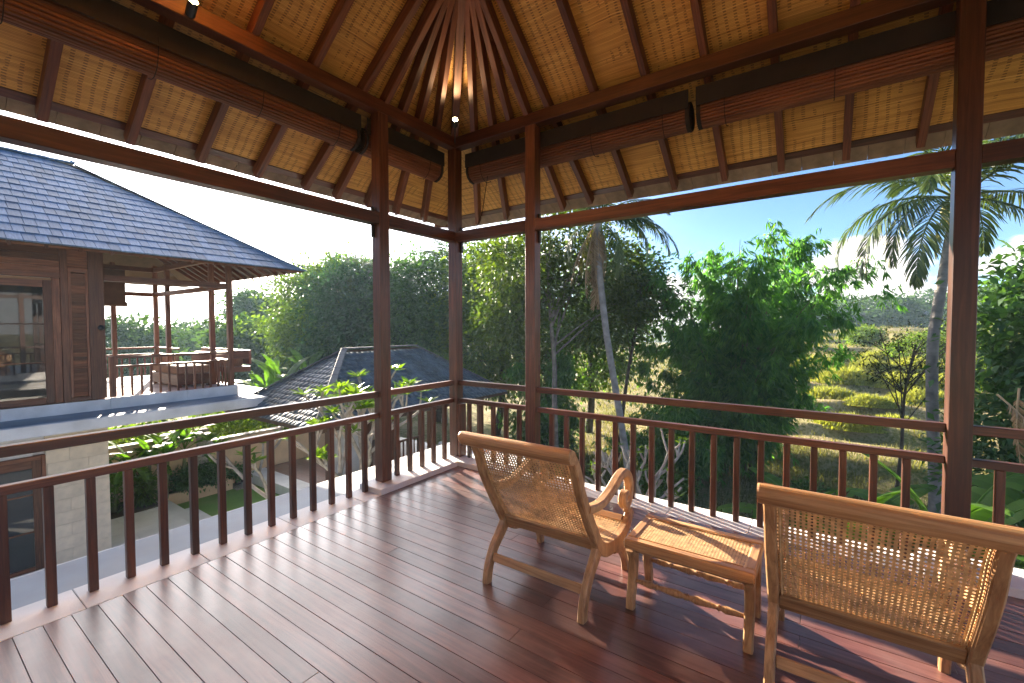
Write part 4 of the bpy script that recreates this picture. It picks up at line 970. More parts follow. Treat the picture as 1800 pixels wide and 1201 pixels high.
def tree(name, label, base, blobs, n, size, mat, trunk_r=.2, bark=None, cat='tree', group=None, limbs=9, trunk=None, **kw):
    b = np.array(blobs, float); base = np.array(base, float); t = thing(name, label, cat, tuple(base), 0, group)
    top = b[:, :3].mean(0) if trunk is None else np.array(trunk[-1], float)
    V, F_, tone, cc = crown(blobs, n, size, **kw)
    pts = smooth_path([base, base*.6+top*.4+np.array([.15, .1, 0]), top], 5) if trunk is None else smooth_path([base]+[np.array(p, float) for p in trunk], 5)
    parts = [tube_np(pts, np.linspace(trunk_r, trunk_r*.45, len(pts)), 9)]
    for c in cc[rng.choice(len(cc), min(limbs, len(cc)), replace=False)]:
        s = pts[int(len(pts)*rng.uniform(.45, .95))]; m = (s*.45+c*.55)+np.array([0, 0, .25])*np.linalg.norm(c-s)*.3
        parts.append(tube_np(smooth_path([s, m, c], 4), np.linspace(trunk_r*.32, .012, 9), 6))
    Vt, Ft = join_np(parts); ob('trunk', mesh_np(Vt, Ft, True), bark or BARK, t, T(0, 0, 0))
    ob('crown', mesh_np(V, F_, False, tone), mat, t, T(0, 0, 0)); return t

# --- coconut palms
L_PALM = leafmat('palm_leaf', (.030, .060, .014), (.095, .130, .030), trans=.25, rough=.35)
L_DEAD = leafmat('dead_frond', (.24, .16, .09), (.48, .36, .22), trans=.25, rough=.8, tcol=(1.2, 1, .7))
L_YPALM = leafmat('yellow_frond', (.16, .16, .02), (.36, .30, .04), trans=.35)
PTRUNK = plain('palm_trunk', (.27, .25, .235), .85, .25, 5, bump=.8, bscale=14)
def frond_mesh(L=2.6, arch=1.0, rise=.75, n=54, ll=.62, seed=0, hang=.55, thin=1.0, wd=.034):
    r = np.random.default_rng(seed)
    s = np.linspace(0, 1, 14); th0 = rise; ths = th0-arch*s**1.25*1.7
    P_ = np.zeros((14, 3))
    for i in range(1, 14): P_[i] = P_[i-1]+np.array([math.cos(ths[i]), 0, math.sin(ths[i])])*L/13
    V, F_ = tube_np(P_, np.linspace(.026, .005, 14), 5); parts = [(V, F_)]; tone = [np.full(len(F_), .95)]
    for k in range(n):
        q = .13+.87*(k+r.random()*.5)/n
        if r.random() > thin: continue
        i = q*13; p = np.array([np.interp(i, range(14), P_[:, a]) for a in range(3)]); tg = np.array([math.cos(np.interp(i, range(14), ths)), 0, math.sin(np.interp(i, range(14), ths))])
        up = np.array([-tg[2], 0, tg[0]]); l = ll*(math.sin(math.pi*min(1, (q*.86+.13)))**.6)*(.85+.3*r.random())
        for sg in (-1, 1):
            d = tg*(.55+.5*q)+np.array([0, sg, 0])*(1.0-.45*q)+up*.22+r.normal(size=3)*.06; d /= np.linalg.norm(d)
            pts = [p]; dd = d.copy()
            for j in range(3):
                dd = dd+np.array([0, 0, -hang*(.35+.5*r.random())]); dd /= np.linalg.norm(dd); pts.append(pts[-1]+dd*l/3)
            pts = np.array(pts); sd = np.cross(dd, up+r.normal(size=3)*.2); sd /= np.linalg.norm(sd)+1e-9
            ws = np.array([.5, 1, .8, .08])*wd*.5; V = np.concatenate([pts-sd*ws[:, None], pts+sd*ws[:, None]])
            parts.append((V, np.array([[j, j+1, j+5, j+4] for j in range(3)]))); tone.append(np.full(3, np.clip(.45+.3*r.normal(), 0, .9)))
    V, F_ = join_np(parts); return mesh_np(V, F_, False, np.concatenate(tone))
FR = [frond_mesh(1, 1.0, .75, seed=i, ll=.26, wd=.014, arch=a) if False else frond_mesh(2.6, a, ri, seed=i) for i, (a, ri) in enumerate(((.8, .9), (1.0, .7), (1.15, .45), (.9, .3), (1.25, .8)))]
FRD = [frond_mesh(2.1, .28, -.25, seed=20+i, hang=1.0, thin=.8, ll=.34) for i in range(2)]
for m_ in FR: m_.materials.append(L_PALM)
for m_ in FRD: m_.materials.append(L_DEAD)
FRY = frond_mesh(2.0, .45, -.15, seed=31, hang=.9, ll=.5); FRY.materials.append(L_YPALM)
def palm(label, path, r0, r1, fronds, group=None, skirt=0, nuts=False, scale=1.0, cat='palm tree'):
    """path of trunk points; fronds: list of (mesh, azimuth, pitch, scale)"""
    pts = smooth_path(path, 12); t = thing('coconut_palm', label, cat, tuple(pts[0]), 0, group)
    n = len(pts); dens = np.linspace(0, 1, n*5); P5 = np.stack([np.interp(dens*(n-1), range(n), pts[:, a]) for a in range(3)], 1)
    R = np.interp(dens, [0, .08, .3, 1], [r0*1.35, r0, r0*.92, r1])*(1+.06*((np.arange(n*5) % 3) == 0))
    V, F_ = tube_np(P5, R, 14); ob('trunk', mesh_np(V, F_, True), PTRUNK, t)
    top = Vector(pts[-1])
    for me_, az, pi_, sc in fronds:
        ob('frond', me_, None, t, T(*top) @ RZ(az) @ Matrix.Rotation(-pi_, 4, 'Y') @ T(.06, 0, 0) @ Matrix.Scale(sc*scale, 4))
    if nuts:
        for k in range(7):
            a = k*.9; V, F_ = lathe([(.0001, -.13), (.07, -.10), (.10, 0), (.075, .09), (.0001, .12)], 12)
            ob('coconut', mesh(V, F_, True), plain('coconut_husk', (.20, .19, .04), .6, .2), t, T(top.x+.24*math.cos(a), top.y+.24*math.sin(a), top.z-.22-.08*(k % 2)))
    return t
def fset(k, seed, pmin=-.5, pmax=.75):
    r = random.Random(seed); return [(FR[i % 5], i*2.399+r.uniform(-.2, .2), r.uniform(pmin, pmax)-.25*(i % 2), r.uniform(.85, 1.1)) for i in range(k)]
# ---------------------------------------------------------------- coconut palms
palm('tall coconut palm with leaning grey trunk and hanging dead fronds behind the left chair',
     [(-.93, 8.8, -3.9), (-1.05, 8.75, -2.91), (-1.33, 8.63, -.88), (-1.64, 8.49, 1.14), (-1.84, 8.43, 2.83), (-1.93, 8.42, 3.9), (-1.92, 8.44, 4.75)], .108, .088,
     fset(13, 3, -.1, .8)+[(FR[1], .55, -.35, 1.0), (FR[4], .1, -.6, .9), (FR[0], 1.2, -.2, 1), (FR[3], -.4, -.75, .8), (FR[2], -2.2, -.6, .8)]
     + [(FRD[0], 2.2, -.85, .9), (FRD[1], 2.9, -1.0, .95), (FRD[0], -2.8, -1.05, 1.0), (FRD[1], -2.0, -1.1, .95), (FRD[0], -1.2, -1.15, 1.05), (FRD[1], -.6, -1.2, .9), (FRY, 2.5, -.9, .8), (FRY, -3.0, -.75, .85), (FRD[0], .6, -1.0, .8), (FRD[1], -1.15, -1.22, 1.25), (FRD[0], -.75, -1.25, 1.3), (FRD[1], -2.5, -.95, 1.1), (FRD[0], -2.75, -.7, 1.0)])
palm('coconut palm with curved trunk and arching green fronds behind the thick right post',
     [(5.97, 10.92, -3.75), (5.92, 10.92, -2.04), (5.87, 10.95, -1.05), (5.83, 10.97, -0.06), (5.83, 11.01, 1.2), (5.93, 11.13, 2.18), (6.11, 11.31, 3.59), (6.28, 11.48, 4.76)], .13, .10,
     [(FR[0], 3.6, .35, 1.0), (FR[1], 3.25, .05, .98), (FR[2], 3.7, -.25, .95), (FR[3], 4.2, -.45, .9), (FR[4], 3.0, -.35, .95), (FR[0], 2.5, .2, 1), (FR[1], 1.9, .4, 1), (FR[2], 1.2, .1, 1), (FR[3], .5, .0, 1), (FR[4], -.2, .3, .95), (FR[0], -.7, -.2, 1), (FR[1], -1.3, .15, 1), (FR[2], -1.9, .35, .95), (FR[3], -.3, -.5, .85), (FR[4], .9, .7, .9), (FR[1], 3.9, .75, .9), (FRD[0], 4.0, -1.05, .6), (FRY, 3.4, -.8, .55), (FR[2], -2.4, -.3, .8), (FR[0], 0.1, .75, 1)], nuts=True, scale=1.38)
palm('small hazy coconut palm left of the left post, top above the dark trees', [(-18.4, 12.7, -3.8), (-18.3, 12.6, 2), (-18.2, 12.7, 4.9)], .15, .10, fset(12, 9, -.3, .7), 'distant coconut palms', scale=.95)
palm('distant coconut palm between the left post and corner post', [(-13.4, 13.9, -3.8), (-13.2, 13.8, 2.2), (-13.2, 13.75, 5.0)], .14, .10, fset(13, 11, -.4, .6), 'distant coconut palms', scale=.85)

# ---------------------------------------------------------------- bamboo clump
def bamboo(label, base, nculm, spread, height, lean, nleaf, seed, leaf=.24, group=None):
    r = np.random.default_rng(seed); t = thing('bamboo_clump', label, 'bamboo', tuple(base), 0, group); parts = []; C, D = [], []
    base = np.array(base, float)
    for k in range(nculm):
        a = r.random()*2*np.pi; b = base+np.array([math.cos(a), math.sin(a), 0])*r.random()**.5*.75
        out = np.array([math.cos(a), math.sin(a), 0])+np.array(lean)*.5; L = height*((.80+.28*r.random()) if k % 5 < 2 else (.30+.45*r.random())); sp = spread*(.12+.98*r.random())*min(1, .35+L/height)
        s = np.linspace(0, 1, 14)
        P_ = b+out*(sp*s**1.75)[:, None]+np.array([0, 0, 1])*(L*(s-.30*s**2.8))[:, None]
        parts.append(tube_np(P_, np.linspace(.042, .006, 14), 6))
        m = int(nleaf/nculm*(.6+.8*r.random())); nd_ = 30
        q = .16+.84*r.random(nd_)**.85; nodes = np.stack([np.interp(q, s, P_[:, i]) for i in range(3)], 1)
        br = unit(r.normal(size=(nd_, 3))*np.array([1, 1, .3])+out*.5)*(r.random(nd_)[:, None]*1.0*(1.15-.6*q[:, None])+.15); br[:, 2] -= .25*np.linalg.norm(br, axis=1)
        w = r.integers(0, nd_, m//7); f = nodes[w]+br[w]*r.random((len(w), 1))+r.normal(size=(len(w), 3))*.13
        C.append(np.repeat(f, 7, 0)+r.normal(size=(len(w)*7, 3))*.03)
        d0 = unit(br[w]+r.normal(size=(len(w), 3))*.35+np.array([0, 0, -.6])); fan = np.linspace(-.75, .75, 7)
        sd = unit(np.cross(d0, np.array([0, 0, 1.])+.2*r.normal(size=d0.shape)))
        D.append((d0[:, None]+sd[:, None]*fan[None, :, None]+np.array([0, 0, -.25])*np.abs(fan)[None, :, None]).reshape(-1, 3))
    C = np.concatenate(C); D = np.concatenate(D)+r.normal(size=(len(np.concatenate(D)), 3))*.12
    L = leaf*(.6+.7*r.random(len(C))); V, F_ = leaf_quads(C, L, L*.17, D, unit(np.array([0, 0, 1.])+r.normal(size=C.shape)*.5), .1)
    tone = np.clip(np.repeat(.42+.26*r.normal(size=len(C)//7), 7)+.1*r.normal(size=len(C)), 0, 1)
    Vc, Fc = join_np(parts); tag(ob('culms', mesh_np(Vc, Fc, True), plain('bamboo_culm', (.13, .14, .05), .5, .3), t), kind='stuff')
    tag(ob('foliage', mesh_np(V, F_, False, tone), L_BAM, t), kind='stuff'); return t
bamboo('large drooping bamboo clump in front of the rice field, beyond the right railing', (.95, 14.5, -3.8), 80, 3.7, 11.2, (.10, .06, 0), 88000, 17, .30)
bamboo('low bamboo clump at the foot of the palm, under the railing line', (-.3, 13.2, -3.8), 20, 2.6, 3.6, (0, -.3, 0), 20000, 6, .25)
bamboo('feathery green bamboo behind the pavilion roof, right of the corner post', (-6.2, 12.5, -3.8), 22, 2.4, 6.2, (0, 0, 0), 24000, 8, .24)

# ---------------------------------------------------------------- trees
tree('tree', 'tall airy tree with forked grey trunk right of the second post, behind the coconut palm', (-3.7, 9.15, -3.8),
     [(-5.0, 8.5, 3.6, 1.3, 1.2, 1.2), (-3.8, 9.9, 4.7, 1.3, 1.2, 1.0), (-2.5, 10.9, 3.6, 1.1, 1.1, 1.2), (-5.2, 8.7, 1.9, 1.1, 1.1, .9), (-2.7, 11.0, 1.7, 1.2, 1.0, .9), (-4.2, 9.7, 2.9, 1.2, 1, .9), (-1.9, 11.4, 2.7, .9, .9, .9)], 15000, .17, leafmat('airy_leaf', (.03, .06, .012), (.12, .16, .03), trans=.4), .11, BARK, limbs=16,
     trunk=[(-3.78, 9.11, -1.2), (-3.81, 9.15, .32), (-3.94, 9.12, 1.85), (-4.05, 9.1, 3.6)], clump=.34, per=20)
tree('tree', 'slender leaning tree with a thin dark trunk right of the palm', (-2.5, 11.4, -3.8), [(-2.3, 12.4, 3.5, 1.1, 1, .9), (-1.6, 12.6, 2.6, .9, .8, .7)], 3500, .17, L_DARK, .075, BARKD, limbs=8, trunk=[(-2.18, 11.46, -.6), (-1.89, 11.77, 1.87), (-1.76, 11.95, 4.2)])
tree('tree', 'dark spindly tree with several thin stems left of the right coconut palm', (5.6, 14.4, -3.6), [(5.0, 14.2, .9, .9, .9, .45), (6.0, 14.8, 1.3, 1.1, 1, .5), (6.9, 15.3, .9, 1.0, 1, .5), (5.7, 14.6, .1, 1.0, 1, .45), (6.6, 15, .0, 1, .9, .45)], 2000, .11, leafmat('feathery_leaf', (.020, .028, .014), (.055, .065, .025), trans=.25, rough=.8, spec=.15), .06, BARKD, limbs=22, trunk=[(5.7, 14.5, -2.2), (5.75, 14.6, -.6), (6.0, 14.8, 1.0)], clump=.3, aspect=.3)
tree('tree', 'dense glossy dark tree at the right edge beyond the thick post', (7.3, 8.6, -3.7), [(7.0, 8.6, 1.3, .85, .9, 1.3), (7.3, 8.8, 2.3, .7, .8, .7), (7.0, 8.5, -.3, .95, .9, 1.0), (7.8, 8.7, .6, 1, 1, 1.5), (6.7, 8.3, -1.4, .9, .8, .8)], 15000, .17, L_DARK, .12, BARKD, limbs=10)
FG = 'dense trees behind the pavilion'
big = [  # base, blobs, n, leaf size, mat, label
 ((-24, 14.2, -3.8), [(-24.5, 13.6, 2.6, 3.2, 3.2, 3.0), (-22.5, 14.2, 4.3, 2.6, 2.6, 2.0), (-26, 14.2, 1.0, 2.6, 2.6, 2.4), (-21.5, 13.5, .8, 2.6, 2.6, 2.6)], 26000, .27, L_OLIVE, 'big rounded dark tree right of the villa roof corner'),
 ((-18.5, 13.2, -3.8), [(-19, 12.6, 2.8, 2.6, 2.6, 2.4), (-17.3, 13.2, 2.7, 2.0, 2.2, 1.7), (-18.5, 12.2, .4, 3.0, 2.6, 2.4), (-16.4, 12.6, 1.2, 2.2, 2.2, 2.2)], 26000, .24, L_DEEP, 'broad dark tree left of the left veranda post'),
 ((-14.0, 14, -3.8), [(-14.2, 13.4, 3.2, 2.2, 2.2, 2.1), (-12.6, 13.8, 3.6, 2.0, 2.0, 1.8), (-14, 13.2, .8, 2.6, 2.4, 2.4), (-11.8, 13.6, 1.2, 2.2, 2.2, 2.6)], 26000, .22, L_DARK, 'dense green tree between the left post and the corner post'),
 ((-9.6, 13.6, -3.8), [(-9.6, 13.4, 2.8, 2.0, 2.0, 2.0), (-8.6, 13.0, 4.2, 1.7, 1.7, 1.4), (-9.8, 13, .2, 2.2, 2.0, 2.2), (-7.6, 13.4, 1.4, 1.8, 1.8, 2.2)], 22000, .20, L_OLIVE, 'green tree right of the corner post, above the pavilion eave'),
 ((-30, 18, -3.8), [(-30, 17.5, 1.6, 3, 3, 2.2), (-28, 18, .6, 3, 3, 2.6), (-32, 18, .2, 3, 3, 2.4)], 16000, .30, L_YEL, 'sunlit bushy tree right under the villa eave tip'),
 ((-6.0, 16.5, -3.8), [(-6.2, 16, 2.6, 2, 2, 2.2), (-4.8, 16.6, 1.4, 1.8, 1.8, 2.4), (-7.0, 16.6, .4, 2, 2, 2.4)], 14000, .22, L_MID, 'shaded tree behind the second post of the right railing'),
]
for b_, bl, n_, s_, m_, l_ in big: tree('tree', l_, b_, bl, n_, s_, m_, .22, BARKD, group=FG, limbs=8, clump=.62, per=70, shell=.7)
HZG = 'hazy trees beyond the villa'
for i, (c, n_, l_) in enumerate([((-50, 21.5, 4.0, 3.2, 3, 1.6), 4500, 'tall hazy flat topped tree right of the villa terrace'), ((-42, 17, -.4, 3.4, 3, 2.2), 6000, 'hazy yellow green bush right of the villa corner post'),
        ((-37, 14.5, .2, 2.6, 2.6, 2.2), 5000, 'hazy rounded bush nearest the villa bench'), ((-48, 9.2, -.6, 3.6, 3.4, 3.0), 8000, 'rounded hazy tree seen through the villa terrace, at left'),
        ((-58, 15.6, -1.2, 4.6, 4, 2.8), 8000, 'wide hazy tree in the middle of the villa terrace view'), ((-66, 21, -.6, 4.0, 4, 3.0), 6000, 'hazy tree between the two right villa posts'),
        ((-80, 18, -1.6, 7, 6, 3.2), 7000, 'farthest hazy tree line crown behind the villa terrace'), ((-56, 26, .8, 3.4, 3, 3.0), 5000, 'hazy tree directly right of the villa eave'), ((-44, 20.4, .6, 2.8, 2.8, 2.4), 5000, 'pale sunlit tree below the flat topped hazy tree')]):
    x, y, z, a, b_, d = c
    tree('tree', l_, (x, y, -3.9), [c, (x+a*.5, y, z-d*.5, a*.7, b_*.7, d*.7), (x-a*.5, y+.5, z-d*.4, a*.7, b_*.7, d*.7), (x, y, z-d*.9, a*.9, b_*.9, d*.6)], n_, .42+.003*abs(x), L_HAZE, .2, BARKD, group=HZG, limbs=9, clump=.7, per=22)
ORD = 'first second third fourth fifth sixth seventh eighth ninth tenth eleventh twelfth thirteenth fourteenth fifteenth sixteenth'.split()
FARG = 'far trees along the field edge'; rt = random.Random(4)
for i in range(16):
    x = -6+i*2.8+rt.uniform(-1, 1); y = rt.uniform(88, 115); h = rt.uniform(2.2, 4.6); w = rt.uniform(3.0, 4.8)
    k = ('low', 'tall', 'round', 'wide')[i % 4]
    tree('tree', f'{k} distant tree on the far field edge, {ORD[i]} from the left in its row', (x, y, .2), [(x, y, .2+h, w, w, h*.75), (x+w*.5, y, h*.6, w*.7, w*.7, h*.6)], 2600, .75, L_HAZE, .16, BARKD, group=FARG, limbs=5, clump=.7, per=20)
for (x, y, h, l_) in ((9.5, 40, 2.0, 'light green bush in the field left of the right palm'), (13.0, 46, 2.6, 'pale green tree in the field right of the thick post'), (15.5, 38, 2.2, 'yellow green bush in the field at the right edge'), (7.0, 52, 1.6, 'small green bush far in the field behind the dark stems'), (11.2, 30, 1.4, 'sunlit green bush beside the right edge of the field')):
    z = float(ground_z(x, y)); tree('bush', l_, (x, y, z), [(x, y, z+h*.6, h*.9, h*.9, h*.6)], 3500, .22, L_YEL, .06, BARKD, 'bush', limbs=6, group='bushes in the rice field')

# ---------------------------------------------------------------- broad leaved plants
L_BAN = leafmat('banana_leaf', (.030, .075, .012), (.11, .22, .03), trans=.5, rough=.5, spec=.25)
def blade_mesh(L=1.6, w=.42, arch=1.0, rise=1.1, tears=0, seed=0, stalk=.3):
    r = np.random.default_rng(seed); n = 22; s = np.linspace(0, 1, n); ths = rise-arch*s**1.5*1.5; P_ = np.zeros((n, 3))
    for i in range(1, n): P_[i] = P_[i-1]+np.array([math.cos(ths[i]), 0, math.sin(ths[i])])*L*(1+stalk)/(n-1)
    V, F_ = tube_np(P_, np.linspace(.020, .004, n)*L/1.6, 5); parts = [(V, F_)]; tone = [np.full(len(F_), 1.)]
    s0 = stalk/(1+stalk)
    for sg in (-1, 1):
        for i in range(n-1):
            if s[i] < s0: continue
            q = (s[i]-s0)/(1-s0); q1 = (s[i+1]-s0)/(1-s0); f = lambda q: w*.5*max(.02, math.sin(math.pi*min(1, q*.94+.05))**.55)
            t_ = P_[i+1]-P_[i]; up = np.array([-t_[2], 0, t_[0]]); up /= np.linalg.norm(up)
            tear = r.random() < tears; dz = -r.random()*.06 if tear else 0; g = .15 if tear else 0
            a, b = P_[i], P_[i+1]; a2, b2 = a+(b-a)*0, b-(b-a)*g
            V = np.array([a, b, b2+np.array([0, sg*f(q1), 0])*.55+up*.07*w, a+np.array([0, sg*f(q), 0])*.55+up*.07*w, b2+np.array([0, sg*f(q1), 0])+up*(.02*w+dz), a+np.array([0, sg*f(q), 0])+up*(.02*w+dz)])
            parts.append((V, np.array([[0, 1, 2, 3], [3, 2, 4, 5]]))); tone.append(np.full(2, np.clip(.4+.12*r.normal()+.1*(i % 2), 0, 1)))
    V, F_ = join_np(parts); me = mesh_np(V, F_, False, np.concatenate(tone)); me.materials.append(L_BAN); return me
BL = [blade_mesh(arch=a, rise=ri, tears=te, seed=i) for i, (a, ri, te) in enumerate(((.9, 1.2, .15), (1.2, 1.0, .35), (.7, 1.35, .1), (1.35, .85, .5)))]
STEM = plain('banana_stem', (.14, .16, .06), .6, .3, 6)
def big_leaf_plant(label, base, n, sc, h, name='banana_plant', cat='banana plant', group=None, seed=0, spread=1.0):
    r = random.Random(seed); t = thing(name, label, cat, base, 0, group)
    if h > .3:
        V, F_ = tube_np(np.array([base, (base[0]+.05, base[1], base[2]+h*.5), (base[0]+.05, base[1]+.05, base[2]+h)]), [.10*sc, .085*sc, .06*sc], 10); ob('stem', mesh_np(V, F_, True), STEM, t)
    for i in range(n):
        ob('leaf', BL[(i+seed) % 4], None, t, T(base[0]+.04, base[1]+.03, base[2]+h-.1*r.random()) @ RZ(i*2.4+r.uniform(-.3, .3)) @ Matrix.Rotation(-r.uniform(-.25, .35)*spread, 4, 'Y') @ Matrix.Scale(sc*r.uniform(.8, 1.1), 4))
    return t
BG = 'banana plants left of the pavilion'
for i, (u, sc, h, l_) in enumerate((((-16.4, 6.4, -3.7), 1.25, 2.0, 'tall banana plant nearest the pavilion roof edge'), ((-18.5, 7.0, -3.7), 1.2, 1.7, 'banana plant with pale arching leaves behind the villa ledge'), ((-17.2, 8.2, -3.7), 1.25, 2.6, 'tallest banana plant in front of the dark trees'), ((-20.5, 7.6, -3.7), 1.2, 1.4, 'low banana plant at the villa corner'), ((-15.0, 7.6, -3.7), 1.2, 1.7, 'banana plant half hidden by the pavilion ridge'))):
    big_leaf_plant(l_, u, 8, sc, h, group=BG, seed=i)
HG = 'broad leaved plants along the garden wall'
for i, (x, y, h, sc, l_) in enumerate(((-12.0, .0, .9, .62, 'heliconia clump with upright leaves left end of the wall bed'), (-11.9, .75, 1.1, .70, 'tall heliconia clump in front of the garden wall'), (-12.1, 1.25, 1.3, .62, 'heliconia clump beside the stone pier'), (-11.7, -.45, .55, .6, 'low heliconia near the villa wall corner'), (-12.1, .4, 1.25, .6, 'heliconia behind the tall clump'))):
    big_leaf_plant(l_, (x, y, LAWN+.25), 9, sc, h, 'heliconia', 'heliconia', HG, i+3, .8)
big_leaf_plant('banana plant with big green leaf below the right railing, left of the thick post', (4.95, 4.1, -3.7), 6, 1.15, 2.1, seed=2)
big_leaf_plant('banana plant with leaves spreading low behind the near chair', (3.9, 4.3, -3.7), 7, 1.1, 1.5, seed=5)
big_leaf_plant('dark banana plant at the right frame edge', (6.5, 4.6, -3.7), 7, 1.2, 2.0, seed=7)
t = thing('fallen_frond', 'dry hanging palm fronds right of the thick post', 'palm frond', (5.9, 5.5, .2))
for i, (a, p_, s_, loc) in enumerate(((-.3, -.55, .62, (5.75, 5.7, .55)), (-2.3, -1.2, .6, (6.0, 5.8, .65)), (-1.1, -.9, .7, (6.2, 5.6, .5)))): ob('frond', FRD[i % 2], None, t, T(*loc) @ RZ(a) @ Matrix.Rotation(-p_, 4, 'Y') @ Matrix.Scale(s_, 4))

# frangipani trees: forking grey limbs with leaf rosettes
L_FRAN = leafmat('frangipani_leaf', (.05, .11, .012), (.18, .26, .03), trans=.5, rough=.35)
FB = plain('frangipani_bark', (.36, .32, .28), .8, .25, 8, bump=.5)
def frangipani(label, base, first, levels, L0, leafs, seed, leaf=.26, r0=.085, group=None):
    r = random.Random(seed); t = thing('frangipani', label, 'frangipani tree', tuple(base), 0, group); parts, tips = [], []
    def grow(p, d, L, rad, k):
        q = p+d*L; m = (p+q)/2+np.array([r.uniform(-.05, .05), r.uniform(-.05, .05), -.03])*L*1.5
        parts.append(tube_np(smooth_path([p, m, q], 3), np.linspace(rad, rad*.78, 7), 7))
        if k == 0: tips.append((q, d)); return
        for j in range(r.choice((2, 3, 3)) if k < levels else 3):
            e = np.array([r.uniform(-1, 1), r.uniform(-1, 1), r.uniform(.0, .9)]); nd_ = unit(d*.75+e*.85); nd_[2] = max(nd_[2], -.05); grow(q, unit(nd_), L*r.uniform(.62, .85), rad*.72, k-1)
    grow(np.array(base, float), unit(np.array(first, float)), L0, r0, levels)
    Vt, Ft = join_np(parts); ob('trunk', mesh_np(Vt, Ft, True), FB, t)
    C, D = [], []
    for q, d in tips:
        if r.random() > leafs[1]: continue
        for j in range(leafs[0]):
            a = j*2.4; side = np.array([math.cos(a), math.sin(a), r.uniform(-.1, .75)]); C.append(q); D.append(unit(side+d*.35))
    if C:
        C, D = np.array(C), np.array(D); L = leaf*rng.uniform(.65, 1.15, len(C)); V, F_ = leaf_quads(C, L, L*.34, D, unit(np.array([0, 0, 1.])+rng.normal(size=C.shape)*.25), .08)
        ob('leaves', mesh_np(V, F_, False, np.clip(.5+.25*rng.normal(size=len(C)), 0, 1)), L_FRAN, t)
    return t
frangipani('frangipani tree with bright leaves in front of the pavilion roof', (-4.25, 1.55, -3.4), (-.05, .1, 1), 4, 1.35, (10, .95), 12, .26)
frangipani('smaller frangipani left of the pavilion platform, in full sun', (-6.85, 1.15, -3.6), (.0, .0, 1), 2, 1.25, (12, 1), 15, .30, .06)
frangipani('leafless pale frangipani below the right railing, behind the footstool', (.75, 4.0, -3.6), (-.05, .1, 1), 4, 1.0, (5, .25), 21, .16, .08)
# shrubs by the wall
SG = 'shrubs along the garden wall'
for x, y, r_, l_ in ((-12.1, 1.35, .42, 'round dark shrub in the planter, left one'), (-12.1, 2.0, .38, 'round dark shrub in the planter beside the pier'), (-12.0, 2.75, .2, 'small clipped shrub by the garden light')):
    tree('shrub', l_, (x, y, LAWN+.1), [(x, y, LAWN+.3+r_*.8, r_, r_, r_*.9)], 2600 if r_ > .3 else 900, .085, L_DARK, .03, BARKD, 'shrub', SG, limbs=6, clump=.10, per=12)
for x, y, l_ in ((-11.9, -.6, 'thin leaved plant in the bed beside the villa wall'), (-12.0, .25, 'thin leaved plant in the bed left of the heliconia'), (-11.6, .15, 'spiky low plant at the bed edge')):
    tree('shrub', l_, (x, y, LAWN+.25), [(x, y, LAWN+.7, .25, .25, .4)], 600, .16, L_MID, .015, BARKD, 'shrub', 'thin leaved plants in the wall bed', limbs=6, clump=.12, per=12, aspect=.22)
for x, y, r_, h, l_ in ((4.0, 6.3, .9, 1.2, 'leafy shrub below the right railing near the banana leaf'), (5.2, 8.4, 1.0, 1.2, 'leafy shrub at the foot of the curved palm'), (6.6, 6.2, .9, 1.6, 'dark leafy shrub right of the thick post'), (3.2, 11.5, .8, .5, 'low weeds on the near field bank'), (-3.0, 7.5, .9, 1.0, 'dark shrub under the airy tree'), (-5.2, 10.8, 1.2, 1.5, 'dark shrub behind the pavilion corner'), (-.4, 10.2, .8, .6, 'low dark shrub beside the palm base')):
    z = float(ground_z(x, y)); tree('shrub', l_, (x, y, z), [(x, y, z+h*.55, r_, r_, h*.6)], int(3000*r_), .13, L_MID if r_ < .95 else L_DARK, .03, BARKD, 'shrub', 'shrubs below the right railing', limbs=8, clump=.18, per=16)
# hedge and bank beyond the garden wall
tree('hedge', 'green hedge on the bank just beyond the garden wall', (-15, 3, -3.7), [(-15.2, y, -2.1, 1.2, 1.4, .75) for y in (-2, 0, 2.2, 4.2)]+[(-14.4, 4.5, -2.0, 1, 1, .6)], 9000, .16, L_YEL, .04, BARKD, 'hedge', limbs=6, clump=.3)

# ---------------------------------------------------------------- grass of the field
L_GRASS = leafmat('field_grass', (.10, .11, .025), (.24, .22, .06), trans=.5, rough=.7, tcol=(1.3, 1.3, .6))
def blades(P_, h, w, lean, bend=.35):
    n = len(P_); a = rng.random(n)*2*np.pi; d = np.stack([np.cos(a), np.sin(a), 0*a], 1); sd = np.stack([-np.sin(a), np.cos(a), 0*a], 1)*(w*.5)[:, None]
    ln = (d*lean[:, None]); m = P_+ln*h[:, None]*.35+np.array([0, 0, 1.])*h[:, None]*.6; t_ = P_+ln*h[:, None]+np.array([0, 0, 1.])*h[:, None]*(1-bend*lean[:, None])
    V = np.stack([P_-sd, P_+sd, m+sd*.8, m-sd*.8, t_], 1).reshape(-1, 3); i = np.arange(n)*5
    F_ = np.concatenate([np.stack([i, i+1, i+2, i+2], 1)[:0], np.stack([i, i+1, i+2, i+3], 1), np.stack([i+3, i+2, i+4, i+4], 1)]); return V, F_
def grass_mesh(P_, hs, ws):
    V, _ = blades(P_, hs, ws, rng.random(len(P_))*.9+.1); n = len(P_); i = np.arange(n)*5
    F_ = np.concatenate([np.stack([i, i+1, i+2], 1), np.stack([i, i+2, i+3], 1), np.stack([i+3, i+2, i+4], 1)])
    tn = np.clip(.5+.25*rng.normal(size=n), 0, 1); return mesh_np(V, F_, False, np.concatenate([tn, tn, tn]))
n = 100000
y = 9+75*rng.random(n)**1.7; x = 3.5+(y+4)*rng.uniform(-.62, .36, n)
den = np.sin(x*.9+y*.35)+np.sin(x*.37-y*.8+1)+.6*np.sin(x*2.3+y*1.9); k = den > rng.uniform(-1.6, 1.4, n); x, y = x[k], y[k]
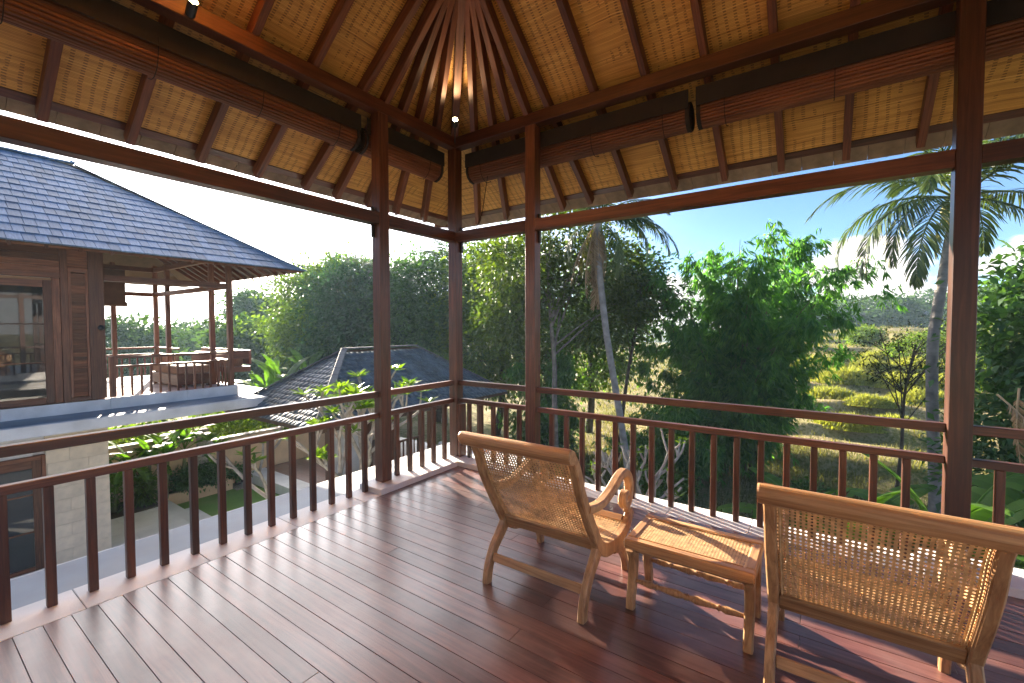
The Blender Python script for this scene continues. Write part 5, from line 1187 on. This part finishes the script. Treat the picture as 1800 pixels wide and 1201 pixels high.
u_ = y+.16*x; P_ = np.stack([x, y, ground_z(x, y)-.02], 1); hh = (.12+.30*rng.random(len(x)))*np.clip(.55+y*.012, .5, 1.2)
tag(ob('field_grass', grass_mesh(P_, hh, .010+.0009*y), L_GRASS), 'yellow green grass growing over the terraced rice field', 'grass', kind='stuff')
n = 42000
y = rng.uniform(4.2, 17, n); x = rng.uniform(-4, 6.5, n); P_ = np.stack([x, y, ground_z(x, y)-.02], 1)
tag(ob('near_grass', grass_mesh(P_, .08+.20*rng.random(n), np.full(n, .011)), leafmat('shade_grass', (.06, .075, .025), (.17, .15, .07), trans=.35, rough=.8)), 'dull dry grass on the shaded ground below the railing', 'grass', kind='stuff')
GG = 'bright grass tussocks on the terraces'
for i, (x, y, r_, h) in enumerate(((4.9, 30.5, 1.9, 1.0), (7.4, 30.0, 1.7, .9), (6.2, 35, 1.5, .8), (4.0, 26.2, 1.6, .7), (9.2, 31.5, 1.6, .8), (7.2, 41, 1.8, .9), (3.2, 31.5, 1.4, .6), (10.5, 37, 1.6, .8), (5.6, 25.0, 1.3, .55), (4.6, 21.0, 1.5, .6), (7.8, 26.5, 1.7, .8), (6.4, 22.3, 1.2, .5), (3.4, 35.5, 2.0, .9), (8.6, 35.5, 1.9, 1.0))):
    z = float(ground_z(x, y)); m_ = 2600; a = rng.random(m_)*6.283; rr = r_*rng.random(m_)**.5; px_, py_ = x+rr*np.cos(a), y+rr*np.sin(a)*.7
    hh = 1.25*h*np.clip(1-(rr/r_)**2, .12, 1)*rng.uniform(.7, 1.15, m_)
    tag(ob('grass_tussock', grass_mesh(np.stack([px_, py_, np.full(m_, z-.05)], 1), hh, np.full(m_, .05)), leafmat('tussock_grass', (.18, .22, .035), (.40, .40, .09), trans=.55, rough=.6, tcol=(1.3, 1.3, .6)) if i == 0 else bpy.data.materials['tussock_grass']),
        ('rounded bright grass tussock on a field terrace, ' + ('nearest of the row', 'right of the nearest', 'just behind the row', 'front left low one', 'rightmost of the row', 'far one in the middle', 'leftmost small one', 'far right one', 'lowest one in front', 'low one on the nearest bank', 'one before the rightmost', 'small one near the bank foot', 'far one left of the middle', 'far one behind the rightmost')[i]), 'grass tussock', GG)

# ---------------------------------------------------------------- far house
hs = thing('house', 'distant house with grey hip roof and orange wall beyond the rice field', 'house', (14, 95, .2))
OR_ = plain('orange_wall', (.50, .24, .12), .8, .1); GR_ = plain('grey_roof', (.20, .21, .24), .7, .1)
abox('wall', 10, 17, 93, 98, .0, 3.4, OR_, hs); abox('verandah_wall', 7.5, 16, 91.5, 92.9, .0, 1.8, plain('pale_wall', (.6, .55, .5), .8), hs)
V = [(9, 92, 3.4), (18, 92, 3.4), (18, 99, 3.4), (9, 99, 3.4), (11.5, 95.5, 5.6), (15.5, 95.5, 5.6)]; ob('roof', mesh(V, [(0, 1, 5, 4), (1, 2, 5), (2, 3, 4, 5), (3, 0, 4), (3, 2, 1, 0)]), GR_, hs)
for xx in (11, 13, 15): abox('window', xx, xx+1, 92.95, 92.99, 1.0, 2.4, SOFF, hs)
# ================================================================ the humid air
HZ = bpy.data.materials.new('haze'); HZ.use_nodes = True
hn, hl = HZ.node_tree.nodes, HZ.node_tree.links; hn.clear()
ho = hn.new('ShaderNodeOutputMaterial'); hv_ = hn.new('ShaderNodeVolumePrincipled')
hv_.inputs['Color'].default_value = (.58, .82, 1, 1); hv_.inputs['Density'].default_value = .0008; hv_.inputs['Anisotropy'].default_value = .2
hl.new(hv_.outputs[0], ho.inputs['Volume'])
V = [(x, y, z) for x in (-200, 200) for y in (-70, 215) for z in (-5.2, 9.2)]
tag(ob('haze', mesh(V, [(0, 1, 3, 2), (4, 6, 7, 5), (0, 4, 5, 1), (2, 3, 7, 6), (1, 5, 7, 3), (0, 2, 6, 4)]), HZ), kind='stuff')
